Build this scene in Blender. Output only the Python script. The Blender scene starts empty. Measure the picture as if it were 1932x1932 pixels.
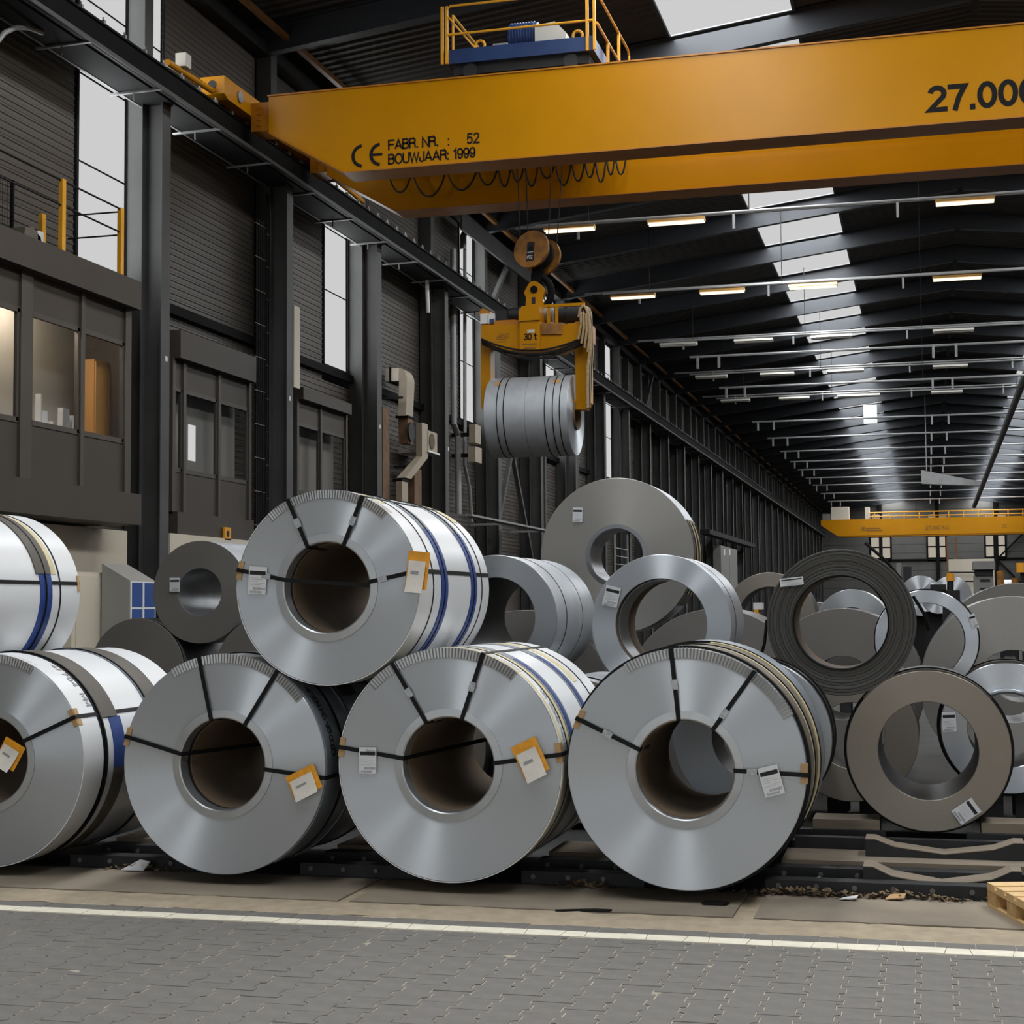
import bpy, bmesh, math, random
from mathutils import Vector, Matrix
random.seed(7)
PI = math.pi
SC = bpy.context.scene
COL = SC.collection
R = math.radians

# ------------------------------------------------------------------ camera
F_PX, YAW, PITCH, ROLL, EYE = 2981.5, R(14.697), R(3.498), R(-0.433), 1.77
fw = Vector((-math.sin(YAW)*math.cos(PITCH), math.cos(YAW)*math.cos(PITCH), math.sin(PITCH)))
rt = Vector((math.cos(YAW), math.sin(YAW), 0.0))
up = rt.cross(fw)
rt2 = math.cos(ROLL)*rt + math.sin(ROLL)*up
up2 = -math.sin(ROLL)*rt + math.cos(ROLL)*up
cd = bpy.data.cameras.new('camera')
cam = bpy.data.objects.new('camera', cd)
COL.objects.link(cam)
cd.sensor_width = 36.0
cd.lens = 36.0*F_PX/1932.0
cd.clip_end = 400
m = Matrix((rt2, up2, -fw)).transposed().to_4x4()
m.translation = (0, 0, EYE)
cam.matrix_world = m
SC.camera = cam

def P(x, y, X=None, Y=None, Z=None):
    """photo pixel -> point on the plane X=, Y= or Z= of the hall"""
    v = fw + (x-966)/F_PX*rt2 - (y-966)/F_PX*up2
    t = X/v.x if X is not None else Y/v.y if Y is not None else (Z-EYE)/v.z
    return Vector((0, 0, EYE)) + v*t

def depth(p):
    return (p-Vector((0, 0, EYE))).dot(fw)

# ------------------------------------------------------------------ world, light, exposure
w = bpy.data.worlds.new('sky'); SC.world = w; w.use_nodes = True
bg = w.node_tree.nodes['Background']
bg.inputs[0].default_value = (0.93, 0.97, 1.0, 1)
bg.inputs[1].default_value = 1.1
def area(name, loc, sx, sy, power, rot=(0, 0, 0), col=(0.95, 0.98, 1.0)):
    l = bpy.data.lights.new(name, 'AREA'); l.shape = 'RECTANGLE'; l.size = sx; l.size_y = sy
    l.energy = power; l.color = col
    o = bpy.data.objects.new(name, l); COL.objects.link(o); o.location = loc; o.rotation_euler = rot
    return o
BAY, Y_COL0, N_COL = 5.0, 22.33, 34          # frame spacing of the hall
Y_END = Y_COL0+BAY*33
WALL_X, EAVE_Z, SLOPE, RIDGE_X = -12.18, 12.84, 0.12, 1.19
RIGHT_X = 2*RIDGE_X-WALL_X
SKY_L, SKY_R = -4.98, -2.39
def roof_z(x):
    return EAVE_Z+SLOPE*((x if x < RIDGE_X else 2*RIDGE_X-x)-WALL_X)
# daylight coming down through the two skylight strips of the roof
sky_tilt = math.atan(SLOPE)
for s in (-1, 1):
    cxs = (SKY_L+SKY_R)/2 if s < 0 else 2*RIDGE_X-(SKY_L+SKY_R)/2
    y0 = Y_COL0-5*BAY
    for nb in (2, 2, 2, 2, 2, 2, 3, 4, 5, 6, 8):          # bays served by each stretch of the strip
        ln = nb*BAY
        area('skylight_daylight', (cxs, y0+ln/2, roof_z(cxs)-0.06), 2.4, ln-0.4, 380*nb, (0, sky_tilt*s, 0))
        y0 += ln
# daylight of the tall windows in the left wall
for k in range(-2, 8, 2):
    for dy, wd_ in ((-0.75, 1.3), (0.75, 0.9)):
        area('window_daylight', (WALL_X+0.02, Y_COL0+0.13+BAY*k+dy, 9.6), 5.2, wd_, 70, (0, R(-90), 0))
vs = SC.view_settings
vs.view_transform = 'Standard'; vs.look = 'None'; vs.exposure = 0.0; vs.gamma = 1.0; vs.use_curve_mapping = False
SC.display_settings.display_device = 'sRGB'
cy = SC.cycles
cy.use_denoising = True
cy.max_bounces = 4; cy.diffuse_bounces = 3; cy.glossy_bounces = 3; cy.transmission_bounces = 4; cy.transparent_max_bounces = 6
cy.use_adaptive_sampling = True; cy.adaptive_threshold = 0.05; cy.adaptive_min_samples = 12
cy.sample_clamp_indirect = 4.0; cy.caustics_reflective = False; cy.caustics_refractive = False

# ------------------------------------------------------------------ materials
def srgb(r, g, b):
    f = lambda c: c/12.92 if c <= 0.04045 else ((c+0.055)/1.055)**2.4
    return (f(r/255), f(g/255), f(b/255), 1)
MATS = {}
def mat(name, col, rough=0.6, metal=0.0, var=0.0, scale=6.0, bump=0.0, bscale=40.0, col2=None, aniso=None, spec=0.5, stretch=None):
    m = bpy.data.materials.new(name); m.use_nodes = True
    nt = m.node_tree; N = nt.nodes; b = N['Principled BSDF']
    b.inputs['Roughness'].default_value = rough
    b.inputs['Metallic'].default_value = metal
    b.inputs['Specular IOR Level'].default_value = spec
    c = srgb(*col)
    tc = N.new('ShaderNodeTexCoord')
    src = tc.outputs['Object']
    if stretch:
        mp = N.new('ShaderNodeMapping'); mp.inputs['Scale'].default_value = stretch
        nt.links.new(src, mp.inputs['Vector']); src = mp.outputs[0]
    if var or col2:
        n = N.new('ShaderNodeTexNoise'); n.inputs['Scale'].default_value = scale; n.inputs['Detail'].default_value = 5
        nt.links.new(src, n.inputs['Vector'])
        rp = N.new('ShaderNodeValToRGB')
        rp.color_ramp.elements[0].position = 0.33; rp.color_ramp.elements[1].position = 0.68
        if col2:
            rp.color_ramp.elements[0].color = c; rp.color_ramp.elements[1].color = srgb(*col2)
        else:
            rp.color_ramp.elements[0].color = tuple(x*(1-var) for x in c[:3])+(1,)
            rp.color_ramp.elements[1].color = tuple(min(1, x*(1+var)) for x in c[:3])+(1,)
        nt.links.new(n.outputs[0], rp.inputs[0]); nt.links.new(rp.outputs[0], b.inputs['Base Color'])
    else:
        b.inputs['Base Color'].default_value = c
    if bump:
        n2 = N.new('ShaderNodeTexNoise'); n2.inputs['Scale'].default_value = bscale; n2.inputs['Detail'].default_value = 4
        nt.links.new(src, n2.inputs['Vector'])
        bp = N.new('ShaderNodeBump'); bp.inputs['Strength'].default_value = bump; bp.inputs['Distance'].default_value = 0.01
        nt.links.new(n2.outputs[0], bp.inputs['Height']); nt.links.new(bp.outputs[0], b.inputs['Normal'])
    if aniso:
        b.inputs['Anisotropic'].default_value = aniso; b.inputs['Anisotropic Rotation'].default_value = 0.25
        tg = N.new('ShaderNodeTangent'); tg.direction_type = 'RADIAL'; tg.axis = 'Y'
        nt.links.new(tg.outputs[0], b.inputs['Tangent'])
    MATS[name] = m
    return m
def mat_face(name, col, rough, metal, aniso, rings=0.12, rscale=140.0):
    """cut edges of wound strip: fine concentric rings, brushed round the axis"""
    m = mat(name, col, rough, metal, aniso=aniso)
    nt = m.node_tree; N = nt.nodes; b = N['Principled BSDF']
    tc = N.new('ShaderNodeTexCoord'); ml = N.new('ShaderNodeVectorMath'); ml.operation = 'MULTIPLY'
    ml.inputs[1].default_value = (1, 0, 1)
    ln = N.new('ShaderNodeVectorMath'); ln.operation = 'LENGTH'
    nt.links.new(tc.outputs['Object'], ml.inputs[0]); nt.links.new(ml.outputs[0], ln.inputs[0])
    n = N.new('ShaderNodeTexNoise'); n.noise_dimensions = '1D'; n.inputs['Scale'].default_value = rscale; n.inputs['Detail'].default_value = 3
    nt.links.new(ln.outputs['Value'], n.inputs['W'])
    c = srgb(*col)
    rp = N.new('ShaderNodeValToRGB'); rp.color_ramp.elements[0].position = 0.3; rp.color_ramp.elements[1].position = 0.7
    rp.color_ramp.elements[0].color = tuple(x*(1-rings) for x in c[:3])+(1,)
    rp.color_ramp.elements[1].color = tuple(min(1, x*(1+rings)) for x in c[:3])+(1,)
    nt.links.new(n.outputs[0], rp.inputs[0]); nt.links.new(rp.outputs[0], b.inputs['Base Color'])
    return m
def mat_emit(name, col, strength):
    m = bpy.data.materials.new(name); m.use_nodes = True
    nt = m.node_tree; nt.nodes.clear()
    e = nt.nodes.new('ShaderNodeEmission'); e.inputs[0].default_value = srgb(*col); e.inputs[1].default_value = strength
    o = nt.nodes.new('ShaderNodeOutputMaterial'); nt.links.new(e.outputs[0], o.inputs[0])
    m.cycles.emission_sampling = 'NONE'
    MATS[name] = m
    return m
def mat_glass(name, col, alpha, rough=0.05):
    m = mat(name, col, rough)
    b = m.node_tree.nodes['Principled BSDF']; b.inputs['Alpha'].default_value = alpha
    return m

mat_face('face_bright', (198, 203, 209), 0.47, 0.74, 0.93, 0.035, 260)
mat_face('face_plain', (170, 174, 178), 0.44, 0.8, 0.6, 0.04, 220)
mat_face('face_grey', (142, 134, 124), 0.5, 0.6, 0.5, 0.04, 160)
mat_face('face_warm', (158, 155, 150), 0.5, 0.7, 0.6, 0.04, 160)
mat_face('face_dull', (120, 116, 111), 0.62, 0.35, 0.3, 0.04, 120)
mat_face('face_black', (70, 69, 66), 0.6, 0.3, 0.3, 0.22, 60)
mat_face('face_shiny', (196, 201, 208), 0.28, 0.95, 0.85, 0.04, 200)
mat('barrel_steel', (182, 187, 193), 0.36, 0.65, 0.06, 3.0)
mat('barrel_zinc', (200, 204, 209), 0.4, 0.5, 0.07, 5.0)
mat('barrel_dark', (74, 74, 74), 0.45, 0.6, 0.15, 4.0)
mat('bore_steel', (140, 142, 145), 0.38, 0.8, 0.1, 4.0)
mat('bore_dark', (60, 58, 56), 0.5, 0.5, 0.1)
mat('cardboard_core', (112, 95, 76), 0.85, 0, 0.12, 3.0)
mat('protector', (178, 180, 182), 0.34, 0.8, 0.06, 8.0)
mat('wrap_white', (220, 221, 222), 0.32, 0.0, 0.015, 2.0, bump=0.08, bscale=5.0)
mat('wrap_cream', (206, 192, 150), 0.55, 0, 0.12, 6.0)
mat('wrap_brown', (96, 88, 78), 0.6, 0, 0.18, 7.0)
mat('band_blue', (28, 58, 122), 0.5, 0, 0.2, 18.0)
mat('band_grey', (120, 126, 134), 0.5, 0.3, 0.12, 9.0)
mat('rubber_mat', (84, 78, 71), 0.6, 0, 0.2, 3.0)
mat('strap_black', (10, 10, 11), 0.55, 0, 0.2, 20, spec=0.25)
mat('seal_steel', (170, 172, 176), 0.35, 0.8, 0.2, 60)
mat('cardboard', (176, 142, 100), 0.85, 0, 0.08, 10)
mat('paper', (212, 213, 215), 0.7)
mat('print_black', (24, 24, 26), 0.7)
mat('print_grey', (150, 152, 156), 0.7)
mat('print_light', (196, 198, 201), 0.7)
mat('pouch_orange', (222, 150, 20), 0.35, 0, 0.15, 20)
mat('pouch_film', (214, 208, 198), 0.25, 0, 0.05, 20)
mat('crane_yellow', (190, 128, 4), 0.28, 0, 0.035, 1.2, bump=0.012, bscale=3, spec=0.28)
mat('crane_amber', (176, 112, 22), 0.4, 0, 0.12, 2.5)
mat('rust_yellow', (168, 112, 40), 0.6, 0, 0.3, 6.0, col2=(116, 78, 36))
mat('crane_black', (22, 22, 24), 0.6)
mat('letter_black', (20, 19, 20), 0.7, spec=0.2)
mat('faded_print', (132, 90, 26), 0.6)
mat('trolley_blue', (36, 58, 102), 0.45, 0, 0.15, 3.0)
mat('trolley_dark', (30, 31, 34), 0.6, 0, 0.2, 4)
mat('motor_blue', (50, 72, 116), 0.4, 0, 0.15, 10)
mat('rope', (44, 42, 40), 0.6, 0.3)
mat('cable_black', (20, 20, 20), 0.5)
mat('rope_beige', (176, 150, 112), 0.85, 0, 0.2, 30)
mat('steel_dark', (34, 34, 34), 0.75, 0.0, 0.18, 2.0, spec=0.25)
mat('steel_column', (74, 74, 73), 0.6, 0.1, 0.14, 1.4)
mat('steel_black', (16, 16, 16), 0.8, 0.0, 0.2, 3.0, spec=0.15)
mat('steel_light', (150, 150, 150), 0.5, 0.3, 0.1, 3.0)
mat('cladding', (80, 75, 69), 0.5, 0.0, 0.16, 0.7, stretch=(1, 0.4, 2))
mat('roof_sheet', (42, 39, 36), 0.6, 0.0, 0.1, 0.5)
mat('rafter_paint', (46, 49, 54), 0.55, 0.1, 0.1, 0.6)
mat('gas_pipe', (124, 84, 40), 0.55, 0, 0.1, 2)
mat('office_paint', (64, 57, 50), 0.6, 0, 0.05, 2.0)
mat('office_frame', (72, 66, 59), 0.55, 0, 0.05, 2.0)
mat('office_inner', (160, 157, 150), 0.8)
mat('wood_cabinet', (190, 140, 78), 0.5, 0, 0.08, 3.0, stretch=(4, 4, 0.5))
mat_glass('office_glass', (40, 42, 45), 0.16, 0.04)
mat('panel_cream', (206, 196, 178), 0.6, 0, 0.03, 1.0)
mat('cabinet_grey', (150, 147, 141), 0.55, 0, 0.04, 2.0)
mat('poster_blue', (44, 78, 140), 0.5, 0, 0.05, 8)
mat('white_paint', (222, 222, 220), 0.6)
mat('duct', (150, 142, 130), 0.42, 0.55, 0.1, 4)
mat('duct_cream', (160, 148, 130), 0.6, 0, 0.05, 4)
mat('grille_brown', (84, 66, 48), 0.6)
mat('brick_brown', (110, 84, 62), 0.85, 0, 0.2, 5)
mat('yellow_paint', (224, 160, 40), 0.45, 0, 0.08, 4)
mat('lamp_body', (200, 196, 186), 0.5)
mat('lamp_reflector', (196, 150, 84), 0.3, 0.6)
mat_emit('lamp_tube', (255, 236, 205), 1.6)
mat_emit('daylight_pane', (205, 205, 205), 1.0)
mat_emit('daylight_warm', (196, 186, 172), 0.75)
mat_emit('office_tube', (255, 240, 215), 1.6)
mat('paver_grey', (108, 104, 99), 0.8, 0, 0.10, 9.0, bump=0.25, bscale=120)
mat('paver_white', (222, 215, 196), 0.75, 0, 0.07, 12.0, bump=0.2, bscale=120)
mat('joint_sand', (168, 158, 140), 0.95, 0, 0.3, 30, bump=0.4, bscale=60)
mat('kerb_sand', (158, 144, 122), 0.92, 0, 0.12, 9, bump=0.6, bscale=25)
mat('slab_concrete', (128, 117, 102), 0.85, 0, 0.22, 1.6, bump=0.15, bscale=40)
mat('dust_floor', (40, 37, 34), 0.9, 0, 0.3, 2.0, bump=0.3, bscale=20)
mat('rack_black', (30, 30, 31), 0.6, 0.1, 0.3, 9, bump=0.1, bscale=20)
mat('rack_bolt', (104, 102, 98), 0.6, 0.3)
mat('rack_timber', (122, 110, 95), 0.85, 0, 0.15, 3, stretch=(0.5, 6, 6))
mat('pallet_wood', (214, 180, 128), 0.75, 0, 0.12, 3, stretch=(6, 0.6, 6))
mat('pallet_block', (196, 160, 108), 0.8, 0, 0.15, 12)
mat('leaf_litter', (104, 86, 64), 0.95, 0, 0.4, 20)
mat('plastic_film', (190, 190, 190), 0.25, 0, 0.1, 12)
mat('machine_grey', (118, 118, 114), 0.55, 0, 0.1, 2)
mat('end_cladding', (84, 82, 79), 0.6, 0, 0.08, 0.6)
mat('sign_yellow', (226, 156, 40), 0.5)

# ------------------------------------------------------------------ mesh helpers
def origin_of(o):
    v = Vector((0, 0, 0))
    while o is not None:
        v = v+o.location; o = o.parent
    return v

class MB:
    """collects shapes (world coordinates) and links them as ONE mesh object"""
    def __init__(s):
        s.v = []; s.f = []; s.mi = []; s.cur = 0
    def slot(s, i):
        s.cur = i; return s
    def add(s, vs, fs):
        n = len(s.v); s.v += [tuple(p) for p in vs]; s.f += [tuple(n+i for i in q) for q in fs]
        s.mi += [s.cur]*len(fs); return s
    def box(s, x0, x1, y0, y1, z0, z1):
        return s.add([(x0, y0, z0), (x1, y0, z0), (x1, y1, z0), (x0, y1, z0), (x0, y0, z1), (x1, y0, z1), (x1, y1, z1), (x0, y1, z1)],
                     [(0, 3, 2, 1), (4, 5, 6, 7), (0, 1, 5, 4), (1, 2, 6, 5), (2, 3, 7, 6), (3, 0, 4, 7)])
    def bar(s, a, b, w, h, wd=(0, 0, 1)):
        """square bar from a to b; h along wd (made square to the bar), w across"""
        a = Vector(a); b = Vector(b); d = (b-a).normalized(); hd = Vector(wd)
        hd = hd-d*hd.dot(d)
        if hd.length < 1e-5:
            hd = Vector((1, 0, 0))-d*d.x
        hd.normalize(); sd = d.cross(hd)
        vs = []
        for p in (a, b):
            for i, j in ((-1, -1), (1, -1), (1, 1), (-1, 1)):
                vs.append(p+sd*(i*w/2)+hd*(j*h/2))
        return s.add(vs, [(3, 2, 1, 0), (4, 5, 6, 7), (0, 1, 5, 4), (1, 2, 6, 5), (2, 3, 7, 6), (3, 0, 4, 7)])
    def cyl(s, a, b, r, n=12, r2=None, caps=True):
        a = Vector(a); b = Vector(b); d = (b-a).normalized()
        u = d.orthogonal().normalized(); v = d.cross(u); r2 = r if r2 is None else r2
        vs = [a+(u*math.cos(2*PI*i/n)+v*math.sin(2*PI*i/n))*r for i in range(n)]+[b+(u*math.cos(2*PI*i/n)+v*math.sin(2*PI*i/n))*r2 for i in range(n)]
        fs = [(i, (i+1) % n, n+(i+1) % n, n+i) for i in range(n)]
        if caps:
            fs += [tuple(range(n-1, -1, -1)), tuple(range(n, 2*n))]
        return s.add(vs, fs)
    def tube(s, pts, r, n=8, caps=True):
        pts = [Vector(p) for p in pts]; rings = []; u = None
        for i, p in enumerate(pts):
            d = (pts[min(i+1, len(pts)-1)]-pts[max(i-1, 0)]).normalized()
            u = d.orthogonal().normalized() if u is None else (u-d*u.dot(d)).normalized()
            v = d.cross(u)
            rings.append([p+(u*math.cos(2*PI*k/n)+v*math.sin(2*PI*k/n))*r for k in range(n)])
        vs = [q for rg in rings for q in rg]; fs = []
        for i in range(len(pts)-1):
            for k in range(n):
                fs.append((i*n+k, i*n+(k+1) % n, (i+1)*n+(k+1) % n, (i+1)*n+k))
        if caps:
            fs += [tuple(range(n-1, -1, -1)), tuple(range((len(pts)-1)*n, len(pts)*n))]
        return s.add(vs, fs)
    def prism(s, poly, ax, a, b):
        """closed polygon in the plane across axis ax, pushed from a to b. poly pairs: ax X:(y,z) Y:(x,z) Z:(x,y)"""
        def pt(p, t):
            return {'X': (t, p[0], p[1]), 'Y': (p[0], t, p[1]), 'Z': (p[0], p[1], t)}[ax]
        n = len(poly)
        vs = [pt(p, a) for p in poly]+[pt(p, b) for p in poly]
        fs = [tuple(range(n)), tuple(range(2*n-1, n-1, -1))]+[(i, i+n, (i+1) % n+n, (i+1) % n) for i in range(n)]
        return s.add(vs, fs)
    def lathe(s, prof, n, a0=0.0, a1=2*PI, closed=True):
        """profile of (r, y) turned about the Y axis through the origin; closed loop profile"""
        full = abs(a1-a0-2*PI) < 1e-6
        m_ = n if full else n+1; k = len(prof)
        vs = []
        for i in range(m_):
            a = a0+(a1-a0)*i/n
            for r, y in prof:
                vs.append((r*math.cos(a), y, r*math.sin(a)))
        fs = []
        for i in range(n):
            j = (i+1) % m_
            for q in range(k if closed else k-1):
                q2 = (q+1) % k
                fs.append((i*k+q, j*k+q, j*k+q2, i*k+q2))
        if not full and closed:
            fs += [tuple(range(k-1, -1, -1)), tuple((m_-1)*k+q for q in range(k))]
        return s.add(vs, fs)
    def build(s, name, mats, parent=None, at=None, smooth=35, fix=True):
        """at: the vertices are local to this world point (default: they are world coordinates)"""
        me = bpy.data.meshes.new(name)
        base = origin_of(parent)
        if at is None:
            vs = [(x-base.x, y-base.y, z-base.z) for x, y, z in s.v]
        else:
            vs = s.v
        me.from_pydata(vs, [], s.f)
        if not isinstance(mats, (list, tuple)):
            mats = [mats]
        for mm in mats:
            me.materials.append(MATS[mm])
        if len(mats) > 1:
            me.polygons.foreach_set('material_index', s.mi)
        if fix:
            bm = bmesh.new(); bm.from_mesh(me); bmesh.ops.recalc_face_normals(bm, faces=bm.faces); bm.to_mesh(me); bm.free()
        if smooth:
            me.polygons.foreach_set('use_smooth', [True]*len(me.polygons))
            me.set_sharp_from_angle(angle=R(smooth))
        me.update()
        o = bpy.data.objects.new(name, me); COL.objects.link(o)
        if parent is not None:
            o.parent = parent
        if at is not None:
            o.location = Vector(at)-base
        return o

def tag(o, label=None, cat=None, group=None, kind=None):
    if label: o['label'] = label
    if cat: o['category'] = cat
    if group: o['group'] = group
    if kind: o['kind'] = kind
    return o
def thing(name, label, cat, loc=(0, 0, 0), group=None, kind=None, rz=0.0):
    o = bpy.data.objects.new(name, None); COL.objects.link(o)
    o.location = loc; o.rotation_euler = (0, 0, rz); o.empty_display_size = 0.1
    return tag(o, label, cat, group, kind)
def box(name, m, b, parent=None, smooth=0):
    return MB().box(*b).build(name, m, parent, smooth=smooth)
def _arc(cx_, cy_, rx_, ry_, a0, a1, n=10):
    return [(cx_+rx_*math.cos(R(a0+(a1-a0)*i/n)), cy_+ry_*math.sin(R(a0+(a1-a0)*i/n))) for i in range(n+1)]
GLYPH = {
 'F': (0.56, [[(0, 0), (0, 1), (0.56, 1)], [(0, 0.53), (0.48, 0.53)]]),
 'A': (0.70, [[(0, 0), (0.35, 1), (0.70, 0)], [(0.12, 0.32), (0.58, 0.32)]]),
 'B': (0.58, [[(0, 0), (0, 1), (0.34, 1)]+_arc(0.34, 0.77, 0.21, 0.23, 90, -90)+[(0, 0.54)], [(0.34, 0.54)]+_arc(0.34, 0.27, 0.24, 0.27, 90, -90)+[(0, 0)]]),
 'R': (0.60, [[(0, 0), (0, 1), (0.36, 1)]+_arc(0.36, 0.76, 0.22, 0.24, 90, -90)+[(0, 0.52)], [(0.36, 0.52)]+_arc(0.36, 0.34, 0.2, 0.18, 90, 0, 5)+[(0.57, 0.08), (0.62, 0)]]),
 'N': (0.62, [[(0, 0), (0, 1), (0.62, 0), (0.62, 1)]]),
 'O': (0.74, [_arc(0.37, 0.5, 0.37, 0.52, 90, 450, 24)]),
 'U': (0.60, [[(0, 1), (0, 0.32)]+_arc(0.30, 0.30, 0.30, 0.32, 180, 360)+[(0.60, 1)]]),
 'W': (0.92, [[(0, 1), (0.22, 0), (0.46, 0.96), (0.70, 0), (0.92, 1)]]),
 'J': (0.44, [[(0.44, 1), (0.44, 0.28)]+_arc(0.22, 0.26, 0.22, 0.28, 0, -180)+[(0, 0.34)]]),
 'K': (0.62, [[(0, 0), (0, 1)], [(0.58, 1), (0.02, 0.38)], [(0.22, 0.58), (0.62, 0)]]),
 'G': (0.70, [_arc(0.36, 0.5, 0.36, 0.52, 45, 325, 20)+[(0.68, 0.46), (0.40, 0.46)]]),
 'C': (0.68, [_arc(0.36, 0.5, 0.36, 0.52, 45, 315, 20)]),
 'E': (0.54, [[(0.54, 1), (0, 1), (0, 0), (0.54, 0)], [(0, 0.53), (0.48, 0.53)]]),
 'S': (0.54, [_arc(0.27, 0.75, 0.26, 0.26, 30, 250, 12)+_arc(0.27, 0.25, 0.27, 0.26, 70, -150, 12)]),
 'V': (0.66, [[(0, 1), (0.33, 0), (0.66, 1)]]),
 'M': (0.74, [[(0, 0), (0, 1), (0.37, 0.2), (0.74, 1), (0.74, 0)]]),
 '0': (0.52, [_arc(0.26, 0.5, 0.26, 0.51, 90, 450, 24)]),
 '1': (0.34, [[(0.06, 0.76), (0.28, 1), (0.28, 0)]]),
 '2': (0.52, [_arc(0.26, 0.73, 0.25, 0.28, 170, -35, 12)+[(0, 0), (0.53, 0)]]),
 '3': (0.52, [_arc(0.25, 0.75, 0.24, 0.26, 160, -90, 12), _arc(0.25, 0.26, 0.27, 0.27, 90, -160, 12)]),
 '4': (0.56, [[(0.42, 0), (0.42, 1), (0, 0.3), (0.56, 0.3)]]),
 '5': (0.52, [[(0.48, 1), (0.09, 1), (0.04, 0.5)]+_arc(0.25, 0.31, 0.27, 0.32, 130, -155, 14)]),
 '7': (0.52, [[(0, 1), (0.52, 1), (0.30, 0.5), (0.18, 0)]]),
 '9': (0.52, [_arc(0.26, 0.68, 0.25, 0.33, -10, 350, 22), _arc(0.26, 0.5, 0.26, 0.51, 20, -150, 14)]),
 't': (0.30, [[(0.14, 0.95), (0.14, 0.12), (0.20, 0), (0.30, 0)], [(0, 0.7), (0.30, 0.7)]]),
 '.': (0.10, [[(0.05, -0.01), (0.05, 0.02)]]),
 ':': (0.10, [[(0.05, -0.01), (0.05, 0.02)], [(0.05, 0.58), (0.05, 0.61)]]),
 '/': (0.36, [[(0, -0.05), (0.36, 1.05)]]),
 ' ': (0.24, []),
}
def glyph_run(mb, txt, o, ux, uz, h, s=0.15, gap=0.2):
    """painted block lettering as flat strips; h = cap height, o = left end of the base line"""
    x = s/2; hs = 1-s
    for ch in txt:
        w_, lines = GLYPH[ch]
        for ln in lines:
            pts = [Vector((x+p_[0], s/2+p_[1]*hs)) for p_ in ln]; n = len(pts)
            closed = n > 3 and (pts[0]-pts[-1]).length < 1e-4
            L_, R_ = [], []
            for i in range(n):
                d0 = (pts[i]-pts[i-1]) if i else ((pts[0]-pts[-2]) if closed else (pts[1]-pts[0]))
                d1 = (pts[i+1]-pts[i]) if i < n-1 else ((pts[1]-pts[0]) if closed else (pts[i]-pts[i-1]))
                n0 = Vector((-d0.y, d0.x)).normalized(); n1 = Vector((-d1.y, d1.x)).normalized()
                m_ = (n0+n1); m_ = m_.normalized() if m_.length > 1e-4 else n0
                k_ = s/2/max(0.42, m_.dot(n0))
                e = Vector((0, 0))
                if not closed and i in (0, n-1):
                    e = (d1.normalized()*-1 if i == 0 else d0.normalized())*(s/2 if abs(d0.normalized().x) < 0.3 or abs(d0.normalized().y) < 0.3 else 0)
                L_.append(pts[i]+m_*k_+e); R_.append(pts[i]-m_*k_+e)
            f3 = lambda p_: Vector(o)+Vector(ux)*(p_.x*h)+Vector(uz)*(p_.y*h)
            mb.add([f3(p_) for p_ in L_]+[f3(p_) for p_ in R_], [(i, n+i, n+i+1, i+1) for i in range(n-1)])
        x += w_+gap+s*0.6
    return x*h
def text(name, body, size, loc, rot, m, parent, bold=0.0, spacing=1.0, wx=0.88):
    """lettering line on a wall facing -Y; size = cap height, bold = stroke, spacing = gap"""
    mb = MB(); loc = Vector(loc)
    glyph_run(mb, body, loc, (wx, 0, 0), (0, 0, 1), size, bold, spacing)
    return mb.build(name, m, parent, smooth=0, fix=False)
def copy_tree(o, parent=None):
    c = o.copy(); COL.objects.link(c); c.parent = parent
    for ch in o.children:
        copy_tree(ch, c)
    return c
# ================================================================== FLOOR
fl = MB().add([(-40, -90, -0.03), (40, -90, -0.03), (40, Y_END, -0.03), (-40, Y_END, -0.03)], [(0, 1, 2, 3)]).build('floor', 'dust_floor', smooth=0)
tag(fl, 'dusty grey hall floor with block paving and concrete slabs', 'floor', kind='structure')
box('paving_bed', 'joint_sand', (-14, 16, -6, 9.15, -0.03, -0.003), fl)
PX, LY = 0.1675, 0.2
def h_poly(half=False):
    a, b, l = 0.0952, 0.0685, 0.0996
    right = [(a, -l), (a, -0.058), (b, -0.044), (b, 0.0 if half else 0.044)]
    if not half:
        right += [(a, 0.058), (a, l)]
    return right+[(-x, y) for x, y in reversed(right)]
def paver_mesh(name, poly, m):
    n = len(poly); cxp = sum(p[0] for p in poly)/n; cyp = sum(p[1] for p in poly)/n
    ins = [(x-0.002*(1 if x > cxp else -1), y-0.0012*(1 if y > cyp else -1)) for x, y in poly]
    vs = [(x, y, 0) for x, y in ins]+[(x, y, -0.0035) for x, y in poly]+[(x, y, -0.03) for x, y in poly]
    fs = [tuple(range(n))]
    for k in range(2):
        fs += [(k*n+i, k*n+n+i, k*n+n+(i+1) % n, k*n+(i+1) % n) for i in range(n)]
    me = bpy.data.meshes.new(name); me.from_pydata(vs, [], fs); me.materials.append(MATS[m]); me.update()
    return me, vs, fs
full_me, full_v, full_f = paver_mesh('paver', h_poly(), 'paver_grey')
half_me, half_v, half_f = paver_mesh('paver_half', h_poly(True), 'paver_grey')
def pix(p):
    d = Vector(p)-Vector((0, 0, EYE)); z = d.dot(fw)
    return 966+F_PX*d.dot(rt2)/z, 966-F_PX*d.dot(up2)/z, z
spots = []
for i in range(-48, 20):
    x = i*PX
    for j in range(14):
        yc = 8.34-j*LY-(0.1 if i % 2 else 0.0)
        spots.append((x, yc, False))
    if i % 2:
        spots.append((x, 8.44, 'half'))
inview = []; rest = []
for x, y, h in spots:
    u, v, z = pix((x, y, 0))
    if z > 0.5 and -60 < u < 1992 and v < 1990 and z > 0:
        inview.append((z, x, y, h))
    elif z > 0.5 and -700 < u < 2700 and v < 2500:
        rest.append((x, y, h))
inview.sort()
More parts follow.
